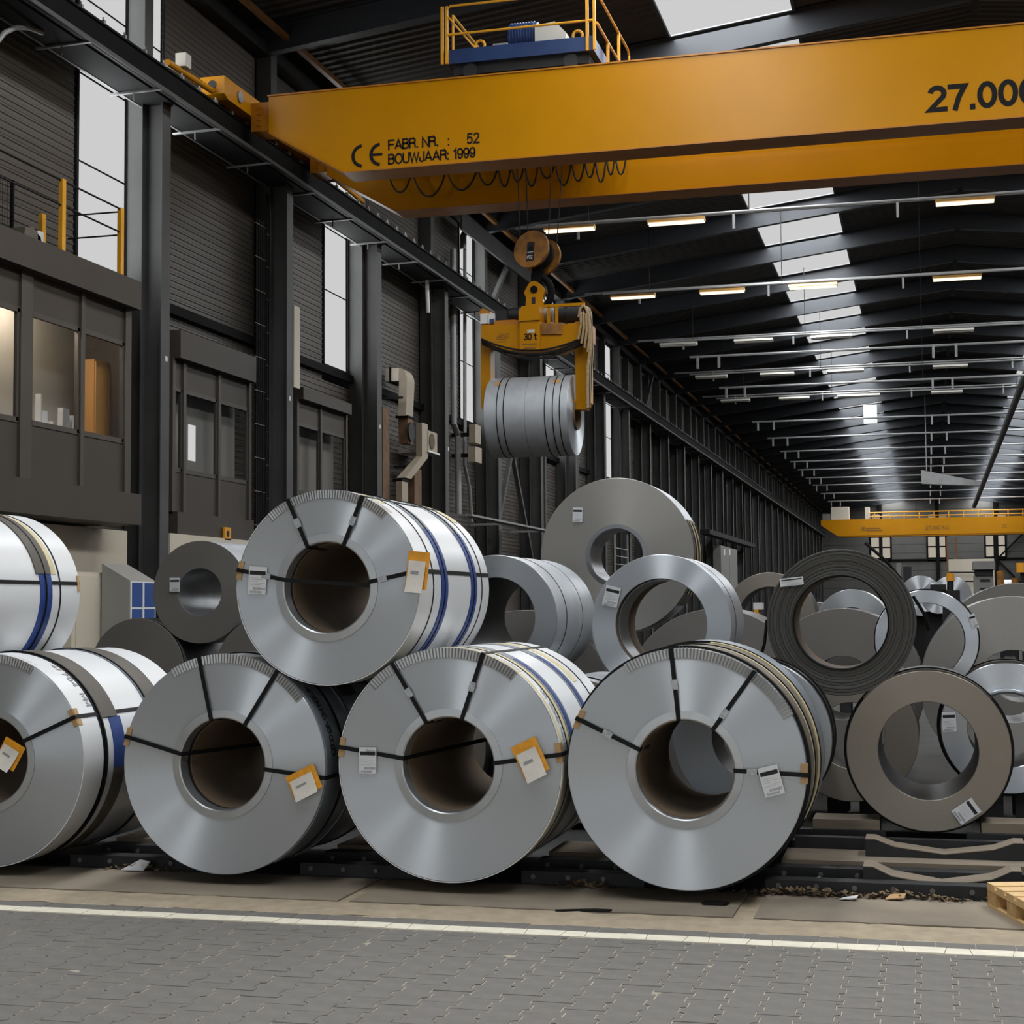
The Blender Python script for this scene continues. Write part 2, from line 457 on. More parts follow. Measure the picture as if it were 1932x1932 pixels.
def lay(x, y):
    return (x, y, random.uniform(-0.0025, 0.0015)), (random.uniform(-0.006, 0.006), random.uniform(-0.006, 0.006), 0)
for z, x, y, h in inview[:300]:
    o = bpy.data.objects.new('paver', half_me if h else full_me); COL.objects.link(o); o.parent = fl
    o.location, o.rotation_euler = lay(x, y)
mb = MB()
for x, y, h in [(x, y, h) for z, x, y, h in inview[300:]]+rest:
    l, r_ = lay(x, y); vs = half_v if h else full_v
    mb.add([(a+l[0], b+l[1], c+l[2]+a*r_[1]+b*r_[0]) for a, b, c in vs], half_f if h else full_f)
tag(mb.build('paver_field', 'paver_grey', fl, smooth=0, fix=False), kind='stuff')
# white painted course, dark border course
x = -8.0; k = 0
while x < 3.2:
    l = 0.197 if k % 2 else 0.138
    s_ = random.uniform(-0.004, 0.004); q = 0.012*(1 if k % 2 else -1)
    MB().prism([(x+0.002, 8.452+s_), (x+l-0.002, 8.452+s_), (x+l-0.002+q, 8.586+s_), (x+0.002-q, 8.586+s_)], 'Z', -0.03, 0.001+random.uniform(0, 0.003)).build('painted_paver', 'paver_white', fl, smooth=0)
    x += l; k += 1
x = -8.0
while x < 3.2:
    box('border_paver', 'paver_grey', (x+0.002, x+0.198, 8.594, 8.74, -0.03, random.uniform(-0.003, 0.001)), fl); x += 0.2
# rough sandy kerb, then concrete slabs in front of the coil rack
mb = MB(); n = 130; rows = 6
vs = []
for j in range(rows+1):
    for i in range(n+1):
        e = j in (0, rows)
        vs.append((-9.0+13.0*i/n, 8.745+0.39*j/rows+(random.uniform(-0.022, 0.022) if e else 0), (-0.004 if e else 0.012)+random.uniform(-0.006, 0.006)))
mb.add(vs, [(j*(n+1)+i, j*(n+1)+i+1, (j+1)*(n+1)+i+1, (j+1)*(n+1)+i) for j in range(rows) for i in range(n)])
mb.build('kerb_strip', 'kerb_sand', fl)
box('slab_bed', 'kerb_sand', (-9.0, 4.0, 9.15, 9.96, -0.03, -0.006), fl)
for a, b in ((-9.0, -6.3), (-6.24, -3.52), (-3.44, -1.12), (-1.0, 1.6), (1.68, 4.0)):
    MB().box(a, b, 9.15, 9.93, -0.03, random.uniform(0.002, 0.008)).build('concrete_slab', 'slab_concrete', fl, smooth=0)

# ================================================================== ROOF
def strip_y():
    ys = []; y = -6.0
    while y < Y_END:
        ys += [(y, 0), (y+0.10, 0), (y+0.14, 0.045), (y+0.24, 0.045)]; y += 0.28
    return ys
def roof_sheet(name, x0, x1, m):
    prof = strip_y(); n = len(prof)
    vs = [(x0, y, roof_z(x0)+h) for y, h in prof]+[(x1, y, roof_z(x1)+h) for y, h in prof]
    return MB().add(vs, [(i, i+1, n+i+1, n+i) for i in range(n-1)]).build(name, m, ceil_o, smooth=0, fix=False)
ceil_o = thing('ceiling', 'dark corrugated steel roof with two strips of skylights', 'roof', (0, 0, 0), kind='structure')
for k, (a, b) in enumerate(((WALL_X-0.1, SKY_L), (SKY_R, RIDGE_X), (RIDGE_X, 2*RIDGE_X-SKY_R), (2*RIDGE_X-SKY_L, RIGHT_X+0.1))):
    roof_sheet('roof_sheet', a, b, 'roof_sheet')
for s in (0, 1):
    a, b = (SKY_L, SKY_R) if s == 0 else (2*RIDGE_X-SKY_R, 2*RIDGE_X-SKY_L)
    for k in range(-5, 33):
        y0 = Y_COL0+BAY*k
        o = MB().add([(a, y0+0.08, roof_z(a)+0.03), (b, y0+0.08, roof_z(b)+0.03), (b, y0+BAY-0.08, roof_z(b)+0.03), (a, y0+BAY-0.08, roof_z(a)+0.03)], [(0, 1, 2, 3)])
        o.add([(a, y0+0.08, roof_z(a)+0.05), (b, y0+0.08, roof_z(b)+0.05), (b, y0+BAY-0.08, roof_z(b)+0.05), (a, y0+BAY-0.08, roof_z(a)+0.05)], [(3, 2, 1, 0)])
        o.build('skylight_pane', 'daylight_pane', ceil_o, smooth=0, fix=False)
        fr = MB()
        for xx in (a, b):
            fr.box(xx-0.03, xx+0.03, y0, y0+BAY, roof_z(xx)-0.035, roof_z(xx)+0.05)
        fr.build('skylight_frame', 'roof_sheet', ceil_o, smooth=0)
def rafter(y):
    o = thing('roof_rafter', 'dark steel rafter under the roof sheets, one of the row', 'rafter', (WALL_X, y, EAVE_Z), 'roof rafters', 'structure')
    for s in (0, 1):
        x0, x1 = (WALL_X, RIDGE_X) if s == 0 else (RIDGE_X, RIGHT_X)
        z0, z1 = roof_z(x0)-0.005, roof_z(x1)-0.005
        mb = MB()
        for dy, t0, t1 in ((0.10, 0, 0.022), (0.008, 0.022, 0.538), (0.10, 0.538, 0.56)):
            mb.prism([(x0, z0-t1), (x1, z1-t1), (x1, z1-t0), (x0, z0-t0)], 'Y', y-dy, y+dy)
        mb.build('rafter_beam', 'rafter_paint', o, smooth=0)
    return o
raf = rafter(Y_COL0)
for k in list(range(-5, 0))+list(range(1, 33)):
    c = copy_tree(raf); c.location = (WALL_X, Y_COL0+BAY*k, EAVE_Z)
box('trim_1', 'gas_pipe', (WALL_X+0.62, WALL_X+0.72, -4, Y_END-1, 12.55, 12.65))
tag(bpy.data.objects['trim_1'], 'ochre pipe running the whole length under the eaves', 'pipe', kind='structure')
# ridge plates hanging below the ridge
for k in range(-2, 30):
    box('ridge_plate', 'steel_dark', (RIDGE_X-0.07, RIDGE_X+0.07, Y_COL0+BAY*k-0.02, Y_COL0+BAY*k+0.02, roof_z(RIDGE_X)-0.85, roof_z(RIDGE_X)-0.5), ceil_o)

# ================================================================== LEFT WALL
wl = thing('wall_left', 'dark ribbed cladding wall with steel columns along the left side', 'wall', (WALL_X, 0, 0), kind='structure')
PH = 0.44
def panel_mesh(length):
    prof = []
    for r_ in range(4):
        z = r_*0.11
        prof += [(0.0, z), (0.0, z+0.055), (0.012, z+0.068), (0.012, z+0.097)]
    prof += [(0.0, PH-0.006), (-0.012, PH-0.004), (-0.012, PH)]
    n = len(prof)
    vs = [(x, 0, z) for x, z in prof]+[(x, length, z) for x, z in prof]
    return MB().add(vs, [(i, n+i, n+i+1, i+1) for i in range(n-1)])
WIN_Z0, WIN_Z1, WIN_W = 6.92, 12.25, 1.42
pan_full = panel_mesh(BAY-0.03).build('cladding_panel', 'cladding', wl, at=(WALL_X, -50, 0), smooth=0, fix=False)
pan_part = panel_mesh(BAY-0.2-WIN_W).build('cladding_panel', 'cladding', wl, at=(WALL_X, -50, 0), smooth=0, fix=False)
pan_part2 = panel_mesh(BAY-0.2-1.0).build('cladding_panel', 'cladding', wl, at=(WALL_X, -50, 0), smooth=0, fix=False)
used = [False, False, False]
for k in range(-3, 8):
    y0 = Y_COL0+0.08+BAY*k
    win_at_start = (k % 2 == 0)
    for r_ in range(6, 29):
        z = r_*PH
        part = z+PH > WIN_Z0 and z < WIN_Z1
        i = 0 if not part else 2 if win_at_start else 1
        src = (pan_full, pan_part, pan_part2)[i]
        if used[i]:
            o = src.copy(); COL.objects.link(o)
        else:
            o = src; used[i] = True
        yy = y0+(0.14+1.0 if (part and win_at_start) else 0.015)
        o.location = (0, yy, z)
# farther bays: one ribbed sheet, and the plain lower wall
mb = MB(); y0 = Y_COL0+0.08+BAY*8
prof = []
for r_ in range(116):
    z = r_*0.11
    prof += [(WALL_X, z), (WALL_X, z+0.055), (WALL_X+0.018, z+0.066), (WALL_X+0.018, z+0.099)]
n = len(prof)
mb.add([(x, y0, z) for x, z in prof]+[(x, Y_END, z) for x, z in prof], [(i, n+i, n+i+1, i+1) for i in range(n-1)])
mb.build('far_cladding', 'cladding', wl, smooth=0, fix=False)
box('lower_wall', 'cladding', (WALL_X-0.03, WALL_X-0.005, -6, y0, 0, 6*PH), wl)
box('wall_backing', 'steel_black', (WALL_X-0.3, WALL_X-0.2, -6, Y_END, 0, EAVE_Z+0.1), wl)
# windows flanking every second column
nwin = 0
for k in range(-2, 32, 2):
    for side in (-1, 1):
        yk = Y_COL0+0.13+BAY*k
        a, b = (yk-0.16-WIN_W, yk-0.16) if side < 0 else (yk+0.16, yk+0.16+0.98)
        if k == 0 and side < 0: b = yk-0.05
        nwin += 1
        w_ = thing('window_%d' % nwin, 'tall translucent daylight window beside a wall column', 'window', (WALL_X, (a+b)/2, WIN_Z0), 'tall wall windows', 'structure')
        zs = [WIN_Z0, 8.55, 9.9, 11.1, WIN_Z1]
        for i in range(4):
            box('pane', 'daylight_pane', (WALL_X-0.035, WALL_X-0.02, a+0.03, b-0.03, zs[i]+0.015, zs[i+1]-0.015), w_)
        fr = MB()
        for zz in (WIN_Z0, WIN_Z1):
            fr.box(WALL_X-0.05, WALL_X+0.03, a, b, zz-0.03, zz+0.03)
        for zz in zs[1:4]:
            fr.box(WALL_X-0.05, WALL_X-0.012, a, b, zz-0.012, zz+0.012)
        for yy in (a, b):
            fr.box(WALL_X-0.05, WALL_X+0.03, yy-0.03, yy+0.03, WIN_Z0, WIN_Z1)
        fr.build('window_frame', 'steel_dark', w_, smooth=0)
# columns: building column at the wall, crane column in front of it up to the runway
CX = -11.44
def h_section(mb, xa, xb, y, wdt, z0, z1, t=0.018):
    mb.box(xb-t, xb, y-wdt/2, y+wdt/2, z0, z1)
    mb.box(xa, xa+t, y-wdt/2, y+wdt/2, z0, z1)
    mb.box(xa+t, xb-t, y-0.007, y+0.007, z0, z1)
RUN_Z0, RUN_Z1 = 9.80, 10.22
def column(k):
    y = Y_COL0+BAY*k
    bc = MB(); bc.box(WALL_X+0.02, WALL_X+0.32, y+0.06, y+0.34, 0, roof_z(WALL_X)-0.05)
    o = bc.build('wall_column', 'steel_column', smooth=0)
    tag(o, 'grey steel wall column rising to the roof, one of the row', 'column', 'wall columns', 'structure')
    cc = MB(); h_section(cc, CX-0.36, CX, y, 0.29, 0, RUN_Z0)
    o = cc.build('crane_column', 'steel_column', smooth=0)
    tag(o, 'grey H-section column carrying the crane runway, one of the row', 'column', 'crane runway columns', 'structure')
for k in range(-3, 33):
    column(k)
# slimmer posts between the frames of the distant half of the wall
for k in range(5, 32):
    y = Y_COL0+BAY*(k+0.5)
    o = MB().box(WALL_X+0.02, WALL_X+0.26, y-0.09, y+0.09, 0, 12.2).build('wall_post', 'steel_column', smooth=0)
    tag(o, 'slim grey post between two crane columns of the far wall', 'post', 'slim wall posts', 'structure')
# horizontal rails on the wall
for z, m, x1, h in ((6.72, 'steel_black', 0.12, 0.16), (12.3, 'steel_dark', 0.3, 0.26)):
    o = box('wall_rail', m, (WALL_X+0.02, WALL_X+x1, -5, Y_END-0.1, z, z+h))
    tag(o, 'long dark steel rail fixed along the wall at %s' % {6.72: 'window-sill height', 12.3: 'window-head height'}[z], 'rail', kind='structure')
# diagonal wind braces of two bays
for k in (4, 9):
    y = Y_COL0+BAY*k
    for a, b in (((y+0.1, 3.2), (y+2.4, 6.4)), ((y+2.4, 6.4), (y+4.8, 3.2)), ((y+0.2, 10.3), (y+2.5, 12.2))):
        o = MB().bar((WALL_X+0.45, a[0], a[1]), (WALL_X+0.45, b[0], b[1]), 0.12, 0.12).build('wind_brace', 'steel_column', smooth=0)
        tag(o, 'diagonal steel brace between two wall columns', 'brace', 'wall braces', 'structure')

# unseen front and right walls added to shape the daylight; far end wall
wf_ = thing('wall_front_screen', 'added unseen front wall, its wide low gateway shaping daylight from behind the viewer', 'wall', (0, -3, 0), kind='structure')
GATE_Z, GX0, GX1 = 5.0, -11.5, 12.5  # made-up gateway, kept low so less daylight reaches the crane
box('screen_lintel', 'cladding', (WALL_X, RIGHT_X, -3.3, -3.0, GATE_Z, 14.6), wf_)
box('screen_jamb', 'cladding', (WALL_X, GX0, -3.3, -3.0, 0, GATE_Z), wf_); box('screen_jamb', 'cladding', (GX1, RIGHT_X, -3.3, -3.0, 0, GATE_Z), wf_)
o = box('wall_right_screen', 'cladding', (RIGHT_X, RIGHT_X+0.1, -6, Y_END, 0, EAVE_Z+0.1)); tag(o, 'unseen dark right wall added to keep outside light out of the hall', 'wall', kind='structure')  # unseen wall, added to block sky light from the right
we = thing('wall_back', 'grey panelled end wall with paired windows at the far end of the hall', 'wall', (0, Y_END, 0), kind='structure')
def px_end(x0, y0, x1, y1, yy=Y_END):
    a = P(x0, y0, Y=yy); b = P(x1, y1, Y=yy); return a.x, b.x, b.z, a.z
zt = 16.0
zw1 = P(1680, 1013, Y=Y_END).z; zw0 = P(1680, 1054, Y=Y_END).z
wins = [(1642, 1660), (1663.5, 1681), (1749.5, 1767), (1771, 1785), (1858.5, 1876), (1882, 1897.5)]
zz = -0.2; lo = P(1540, 1030, Y=Y_END).x-1.5; hi = RIGHT_X
edges = [lo]
for a, b in wins:
    edges += [P(a, 1030, Y=Y_END).x, P(b, 1030, Y=Y_END).x]
edges.append(hi)
while zz < zt:
    h = 1.0
    if zz+h > zw0 and zz < zw1:
        segs = [(edges[i], edges[i+1]) for i in range(0, len(edges), 2)]
    else:
        segs = [(lo, -1.0), (-1.0, 6.0), (6.0, hi)]
    for a, b in segs:
        if b-a > 0.15:
            box('end_panel', 'end_cladding', (a+0.01, b-0.01, Y_END, Y_END+0.12, zz+0.015, zz+h-0.015), we)
    zz += h
box('end_backing', 'steel_black', (lo, hi, Y_END+0.5, Y_END+0.6, -0.2, zt), we)
for i, (a, b) in enumerate(wins):
    xa, xb = P(a, 1030, Y=Y_END).x, P(b, 1030, Y=Y_END).x
    nwin += 1
    w_ = thing('window_%d' % nwin, 'pale two-pane window in the far end wall', 'window', (xa, Y_END, zw0), 'end wall windows', 'structure')
    zm = zw0+(zw1-zw0)*0.52
    for z0, z1 in ((zw0, zm-0.06), (zm+0.06, zw1)):
        box('pane', 'daylight_warm', (xa+0.06, xb-0.06, Y_END-0.02, Y_END, z0, z1), w_)
    fr = MB()
    for xx in (xa, xb):
        fr.box(xx-0.1, xx+0.1, Y_END-0.1, Y_END, zw0-0.1, zw1+0.1)
    for zz in (zw0, zm, zw1):
        fr.box(xa, xb, Y_END-0.1, Y_END, zz-0.08, zz+0.08)
    fr.build('window_frame', 'steel_black', w_, smooth=0)
for xp in (1661.8, 1769, 1879):
    xx = P(xp, 1030, Y=Y_END).x
    mp_ = MB(); mp_.box(xx-0.2, xx+0.2, Y_END-0.35, Y_END-0.1, 0, zt)
    mp_.build('end_post', 'steel_black', we, smooth=0)
z1 = P(1700, 1055, Y=Y_END).z
box('end_rail', 'steel_black', (lo, hi, Y_END-0.3, Y_END, z1-0.15, z1), we)
MB().bar(P(1886, 1050, Y=Y_END-0.4), P(1932, 1005, Y=Y_END-0.4), 0.2, 0.2).build('end_brace', 'steel_black', we, smooth=0)
MB().bar(P(1884, 1058, Y=Y_END-0.4), P(1925, 1100, Y=Y_END-0.4), 0.2, 0.2).build('end_brace', 'steel_black', we, smooth=0)
# ================================================================== CRANE RUNWAY
rw = thing('crane_runway', 'dark steel crane runway beam with power rails along the left columns', 'runway', (-11.5, 0, RUN_Z0))
YA, YB = 12.0, Y_END-2
mb = MB(); h = 0.02
mb.box(-11.62, -11.28, YA, YB, RUN_Z0, RUN_Z0+h).box(-11.62, -11.28, YA, YB, RUN_Z1-h, RUN_Z1).box(-11.33, -11.31, YA, YB, RUN_Z0+h, RUN_Z1-h)
mb.build('runway_beam', 'steel_black', rw, smooth=0)
box('crane_rail', 'steel_dark', (-11.42, -11.35, YA, YB, RUN_Z1, RUN_Z1+0.07), rw)
mb = MB(); y = YA
while y < 120:
    mb.box(-11.34, -11.27, y, y+0.05, RUN_Z1, RUN_Z1+0.055); mb.cyl((-11.30, y+0.025, RUN_Z1+0.05), (-11.30, y+0.025, RUN_Z1+0.10), 0.014, 6); y += 0.62
tag(mb.build('rail_clip', 'steel_light', rw, smooth=0), kind='stuff')
for i in range(4):
    box('power_rail', 'steel_column' if i % 2 else 'steel_dark', (-11.30+0.045*i, -11.275+0.045*i, YA, YB, RUN_Z0-0.03-0.012*i, RUN_Z0+0.03-0.012*i), rw)
box('walkway_plate', 'steel_dark', (-11.86, -11.32, YA, YB, RUN_Z0-0.05, RUN_Z0-0.03), rw)
box('edge_angle', 'steel_light', (-11.90, -11.86, YA, YB, RUN_Z0-0.06, RUN_Z0+0.0), rw)
y = 13.2; 
while y < 90:
    MB().bar((-12.02, y, RUN_Z0-0.075), (-11.16, y, RUN_Z0-0.055), 0.05, 0.03).bar((-11.62, y, RUN_Z0-0.06), (-11.62, y, RUN_Z0-0.2), 0.02, 0.02).build('runway_bracket', 'steel_light', rw, smooth=0); y += 2.1

# ================================================================== OVERHEAD CRANE
YG1, YG2, GW, GT, GB = 24.8, 27.5, 0.58, 10.60, 9.18
cr = thing('overhead_crane', 'yellow double-girder overhead crane spanning the hall above the coils', 'crane', (-11.2, 26.4, 10.29))
XE = 13.2
for yg in (YG1, YG2):
    poly = [(-10.78, GT), (-10.78, 9.98), (-9.42, GB), (XE-1.4, GB), (XE, 9.98), (XE, GT)]
    g = MB().prism(poly, 'Y', yg, yg+GW).build('girder', 'crane_yellow', cr, smooth=0)
    mb = MB().box(-10.80, XE, yg-0.02, yg+GW+0.02, GT, GT+0.025)
    mb.build('top_flange', 'crane_amber', g, smooth=0)
    mb = MB().box(-9.42, XE-1.4, yg-0.012, yg+GW+0.012, GB-0.02, GB)
    mb.bar((-9.42, yg+GW/2, GB-0.01), (-10.78, yg+GW/2, 9.97), GW+0.024, 0.02)
    mb.build('bottom_flange', 'crane_amber', g, smooth=0)
    mb = MB().box(-11.12, -10.78, yg+0.03, yg+GW-0.03, 10.02, 10.52)
    for zz in (10.12, 10.22, 10.32, 10.42):
        mb.cyl((-10.95, yg+0.01, zz), (-10.95, yg+0.04, zz), 0.025, 8)
    mb.build('end_bracket', 'crane_amber', g, smooth=0)
# end carriage on the rail
poly = [(23.75, 10.36), (23.9, 10.30), (29.2, 10.30), (29.35, 10.36), (29.35, 10.66), (23.75, 10.66)]
ec = MB().prism(poly, 'X', -11.55, -11.12).build('end_carriage', 'crane_yellow', cr, smooth=0)
MB().cyl((-11.34, 23.74, 10.52), (-11.34, 23.79, 10.52), 0.075, 16).build('carriage_hole', 'crane_black', ec)
MB().cyl((-11.13, 24.35, 10.48), (-11.09, 24.35, 10.48), 0.10, 16).build('axle_cap', 'steel_light', ec)
for y in (24.2, 28.9):
    MB().cyl((-11.45, y, 10.44), (-11.32, y, 10.44), 0.15, 20).build('wheel', 'steel_black', ec)
MB().cyl((-11.34, 22.15, 10.36), (-11.34, 23.76, 10.42), 0.055, 12).build('buffer_arm', 'crane_yellow', cr)
MB().cyl((-11.34, 29.34, 10.42), (-11.34, 31.0, 10.36), 0.055, 12).build('buffer_arm', 'crane_yellow', cr)
mb = MB(); c0 = P(346, 116, X=-11.3)
mb.box(c0.x-0.09, c0.x+0.09, c0.y-0.1, c0.y+0.1, c0.z-0.11, c0.z+0.11)
mb.bar((c0.x, c0.y, c0.z-0.1), (c0.x, c0.y+0.05, 10.38), 0.03, 0.03)
mb.build('sensor_box', 'lamp_body', cr, smooth=0)
# cross-travel rails on the girders
for yg in (YG1, YG2):
    box('trolley_rail', 'steel_dark', (-10.0, XE-1, yg+0.26, yg+0.32, GT+0.025, GT+0.075), cr)
# lettering on the web that faces the camera
YT = YG1-0.004
rx = (PI/2, 0, 0)
p = P(732, 284, Y=YT); q = P(732, 311, Y=YT)
text('lettering', 'FABR. NR.', 0.185, (p.x, YT, p.z), rx, 'letter_black', cr, 0.165, 0.05)
text('lettering', ':', 0.185, (P(844, 275, Y=YT).x, YT, P(844, 275, Y=YT).z), rx, 'letter_black', cr, 0.14, 0.13)
text('lettering', '52', 0.185, (P(880, 272, Y=YT).x, YT, P(880, 272, Y=YT).z), rx, 'letter_black', cr, 0.165, 0.09)
text('lettering', 'BOUWJAAR: 1999', 0.185, (q.x, YT, q.z), rx, 'letter_black', cr, 0.165, 0.035)
p = P(1750, 213, Y=YT)
text('lettering', '27.000 KG.', 0.415, (p.x, YT, p.z), rx, 'letter_black', cr, 0.19, 0.10, wx=1.0)
def arc_letter(cx_, cz, r0, r1, a0, a1, bar):
    mb = MB(); n = 20
    vs = []
    for i in range(n+1):
        a = a0+(a1-a0)*i/n
        for r_ in (r0, r1):
            for yy in (YT-0.002, YT+0.003):
                vs.append((cx_+r_*math.cos(a), yy, cz+r_*math.sin(a)))
    fs = []
    for i in range(n):
        b_ = i*4
        fs += [(b_, b_+4, b_+6, b_+2), (b_+1, b_+3, b_+7, b_+5), (b_, b_+1, b_+5, b_+4), (b_+2, b_+6, b_+7, b_+3)]
    mb.add(vs, fs)
    if bar:
        mb.box(cx_-r0*1.0, cx_+r1*0.15, YT-0.002, YT+0.003, cz-0.022, cz+0.022)
    return mb.build('lettering', 'letter_black', cr, smooth=0)
c1 = P(684, 294, Y=YT); c2 = P(718, 291, Y=YT)
arc_letter(c1.x, c1.z, 0.145, 0.20, R(95), R(265), False)
arc_letter(c2.x, c2.z, 0.145, 0.20, R(95), R(265), True)

# festoon cable between the girders
fs_ = thing('festoon_cable', 'black power cable hanging in loops between the crane girders', 'cable', (-7, 27.2, 9.7))
box('festoon_track', 'crane_amber', (-9.6, XE-2, 27.2, 27.26, 9.86, 9.91), fs_)
xs = [-9.45, -9.0, -8.35, -7.75, -7.35, -7.1, -6.85, -6.6, -6.3, -6.0, -5.75, -5.55, -5.35, -5.2, -5.0]
for i in range(len(xs)-1):
    a, b = xs[i], xs[i+1]; d_ = random.uniform(0.36, 0.55)
    MB().tube([(a+(b-a)*t/12, 27.23+0.05*math.sin(i), 9.86-d_*(1-(2*t/12-1)**2)**0.7) for t in range(13)], 0.018, 6).build('cable_loop', 'cable_black', fs_)

# ================================================================== CRANE TROLLEY
YTR0, YTR1 = 25.0, 27.9
ta = P(842, 95, Y=YTR0); tb = P(1120, 70, Y=YTR0)
X0, X1 = ta.x, tb.x; ZP = ta.z
tr = thing('crane_trolley', 'blue hoist trolley with yellow guard rails on top of the crane girders', 'trolley', ((X0+X1)/2, 26.45, GT+0.075))
zb = GT+0.10
box('platform', 'trolley_blue', (X0, X1, YTR0, YTR1, ZP-0.24, ZP), tr)
box('underframe', 'trolley_dark', (X0+0.1, X1-0.1, YTR0+0.1, YTR1-0.1, zb+0.06, ZP-0.24), tr)
for x in (X0+0.4, X1-0.4):
    for yg in (YG1, YG2):
        MB().cyl((x, yg+0.24, zb+0.1), (x, yg+0.34, zb+0.1), 0.13, 18).build('trolley_wheel', 'trolley_dark', tr)
zr1 = ZP+0.74; zr2 = ZP+0.20
def rail(pts, r_=0.022):
    return MB().tube(pts, r_, 8).build('guard_rail', 'yellow_paint', tr)
def post(x, y, z0, z1, w_=0.045):
    return MB().bar((x, y, z0), (x, y, z1), w_, w_).build('guard_post', 'yellow_paint', tr, smooth=0)
for x in (X0-0.06, X0+0.02, X1-0.10, X1+0.02):
    post(x, YTR0-0.03, ZP-0.25, zr1)
rail([(X0+0.02, YTR0-0.03, zr1-0.06), (X0+0.08, YTR0-0.03, zr1), (X1-0.1, YTR0-0.03, zr1), (X1+0.02, YTR0-0.03, zr1-0.02)])
rail([(X0, YTR0-0.03, zr2+0.05), (X1, YTR0-0.03, zr2+0.05)])
rail([(X0+0.02, YTR0-0.02, zr1-0.15), (X0+0.5, YTR0+0.05, ZP)], 0.016)
rail([(X0, YTR0+0.4, ZP), (X0, YTR0+0.4, zr1), (X0, YTR1, zr1), (X0, YTR1, ZP)])
zr3 = zr1-0.02
rail([(X1+0.06, YTR0-0.03, zr3), (X1+0.06, YTR1-0.1, zr3), (X1+0.06, YTR1, zr3-0.08), (X1+0.06, YTR1, ZP-0.3)])
rail([(X1+0.06, YTR0-0.03, zr2), (X1+0.06, YTR1-0.5, zr2)])
for y, z1 in ((YTR0+0.9, zr2), (YTR0+1.9, zr3), (YTR1-0.3, zr2)):
    post(X1+0.06, y, ZP-0.3, z1)
# motor and gearbox
ym = 25.9
mo = MB().cyl((-6.75, ym, ZP+0.42), (-6.25, ym, ZP+0.42), 0.24, 24).build('hoist_motor', 'motor_blue', tr)
mb = MB()
for i in range(9):
    mb.cyl((-6.72+0.05*i, ym, ZP+0.42), (-6.705+0.05*i, ym, ZP+0.42), 0.26, 24)
mb.build('cooling_fins', 'motor_blue', mo)
MB().cyl((-6.80, ym, ZP+0.42), (-6.75, ym, ZP+0.42), 0.14, 20).build('fan_cover', 'crane_black', mo)
MB().prism([(-6.25, ZP+0.12), (-5.75, ZP+0.06), (-5.7, ZP+0.32), (-5.9, ZP+0.54), (-6.25, ZP+0.5)], 'Y', ym-0.3, ym+0.3).build('gearbox', 'lamp_body', tr, smooth=0)
MB().cyl((-7.4, 26.5, ZP+0.26), (-6.8, 26.5, ZP+0.26), 0.22, 24).build('rope_drum', 'trolley_dark', tr)
for x in (X0+0.55, X1-0.3):
    MB().tube([(x+0.08*math.cos(a), YTR0+0.15, ZP+0.08+0.08*math.sin(a)) for a in [R(d) for d in range(-40, 221, 20)]], 0.025, 8).build('lifting_eye', 'yellow_paint', tr)
box('control_box', 'steel_light', (X0+0.8, X0+1.05, YTR0+0.05, YTR0+0.2, ZP, ZP+0.05), tr)

# ================================================================== HOOK BLOCK, ROPES
hb_c = P(1004, 471, Y=26.35)
hb = thing('hook_block', 'rusty yellow hook block with two round cheek plates and a black hook', 'hook block', (hb_c.x, 26.5, hb_c.z-0.9))
ax = Vector((-0.25, -0.95, 0.14)).normalized()
hc = Vector((hb_c.x+0.06, 26.5, hb_c.z-0.04))
for s in (1, -1):
    c_ = hc+ax*0.22*s
    ck = MB().cyl(c_-ax*0.03, c_+ax*0.03, 0.335, 40).build('cheek_plate', 'rust_yellow', hb)
    if s == 1:
        u_ = Vector((0, 0, 1))-ax*ax.z; u_.normalize(); s_ = u_.cross(ax)*-1
        f0 = c_+ax*0.034
        MB().bar(f0+u_*0.12, f0-u_*0.22, 0.14, 0.012, ax).build('load_plate', 'crane_black', ck, smooth=0)
        MB().bar(f0+ax*0.008-u_*0.065-s_*0.055, f0+ax*0.008-u_*0.065+s_*0.055, 0.012, 0.004, ax).build('plate_line', 'paper', ck, smooth=0)
        m3_ = MB(); glyph_run(m3_, '27t', f0+ax*0.01-u_*0.185-s_*0.052, s_, u_, 0.06, 0.16, 0.12); m3_.build('load_lettering', 'paper', ck, smooth=0, fix=False)
for s in (-0.08, 0.08):
    MB().cyl(hc+ax*(s-0.03), hc+ax*(s+0.03), 0.27, 32).build('sheave', 'steel_dark', hb)
MB().cyl(hc-ax*0.26, hc+ax*0.26, 0.05, 14).build('axle', 'steel_dark', hb)
zc = hc.z
mb = MB().bar((hc.x, hc.y, zc-0.22), (hc.x, hc.y, zc-0.52), 0.16, 0.2, (0, 1, 0))
mb.build('swivel', 'steel_black', hb, smooth=0)
# ramshorn style point hook, curving to the right
pts = [(hc.x+0.02, hc.y, zc-0.48)]
hk = P(1018, 555, Y=26.5)
for d in range(100, -171, -15):
    a = R(d); pts.append((hk.x+0.21*math.cos(a), hc.y, hk.z+0.02+0.27*math.sin(a)))
MB().tube(pts, 0.062, 12).build('hook', 'steel_black', hb)
ends = [(977, 0.0), (993, 0.15), (1040, 0.05), (1060, 0.25)]
rp = thing('hoist_rope', 'dark wire ropes running from the trolley down to the hook block', 'rope', (hc.x, 26.5, zc))
for px_, dy in ends:
    a = P(px_, 330, Y=26.4+dy)
    b_ = Vector((max(hc.x-0.28, min(hc.x+0.3, P(px_+(4 if px_ < 1000 else -6), 460, Y=26.4+dy).x)), 26.4+dy, zc+0.08))
    MB().tube([Vector((a.x, a.y, ZP-0.24)), Vector((a.x, a.y, a.z)), b_], 0.011, 6).build('wire_rope', 'rope', rp)

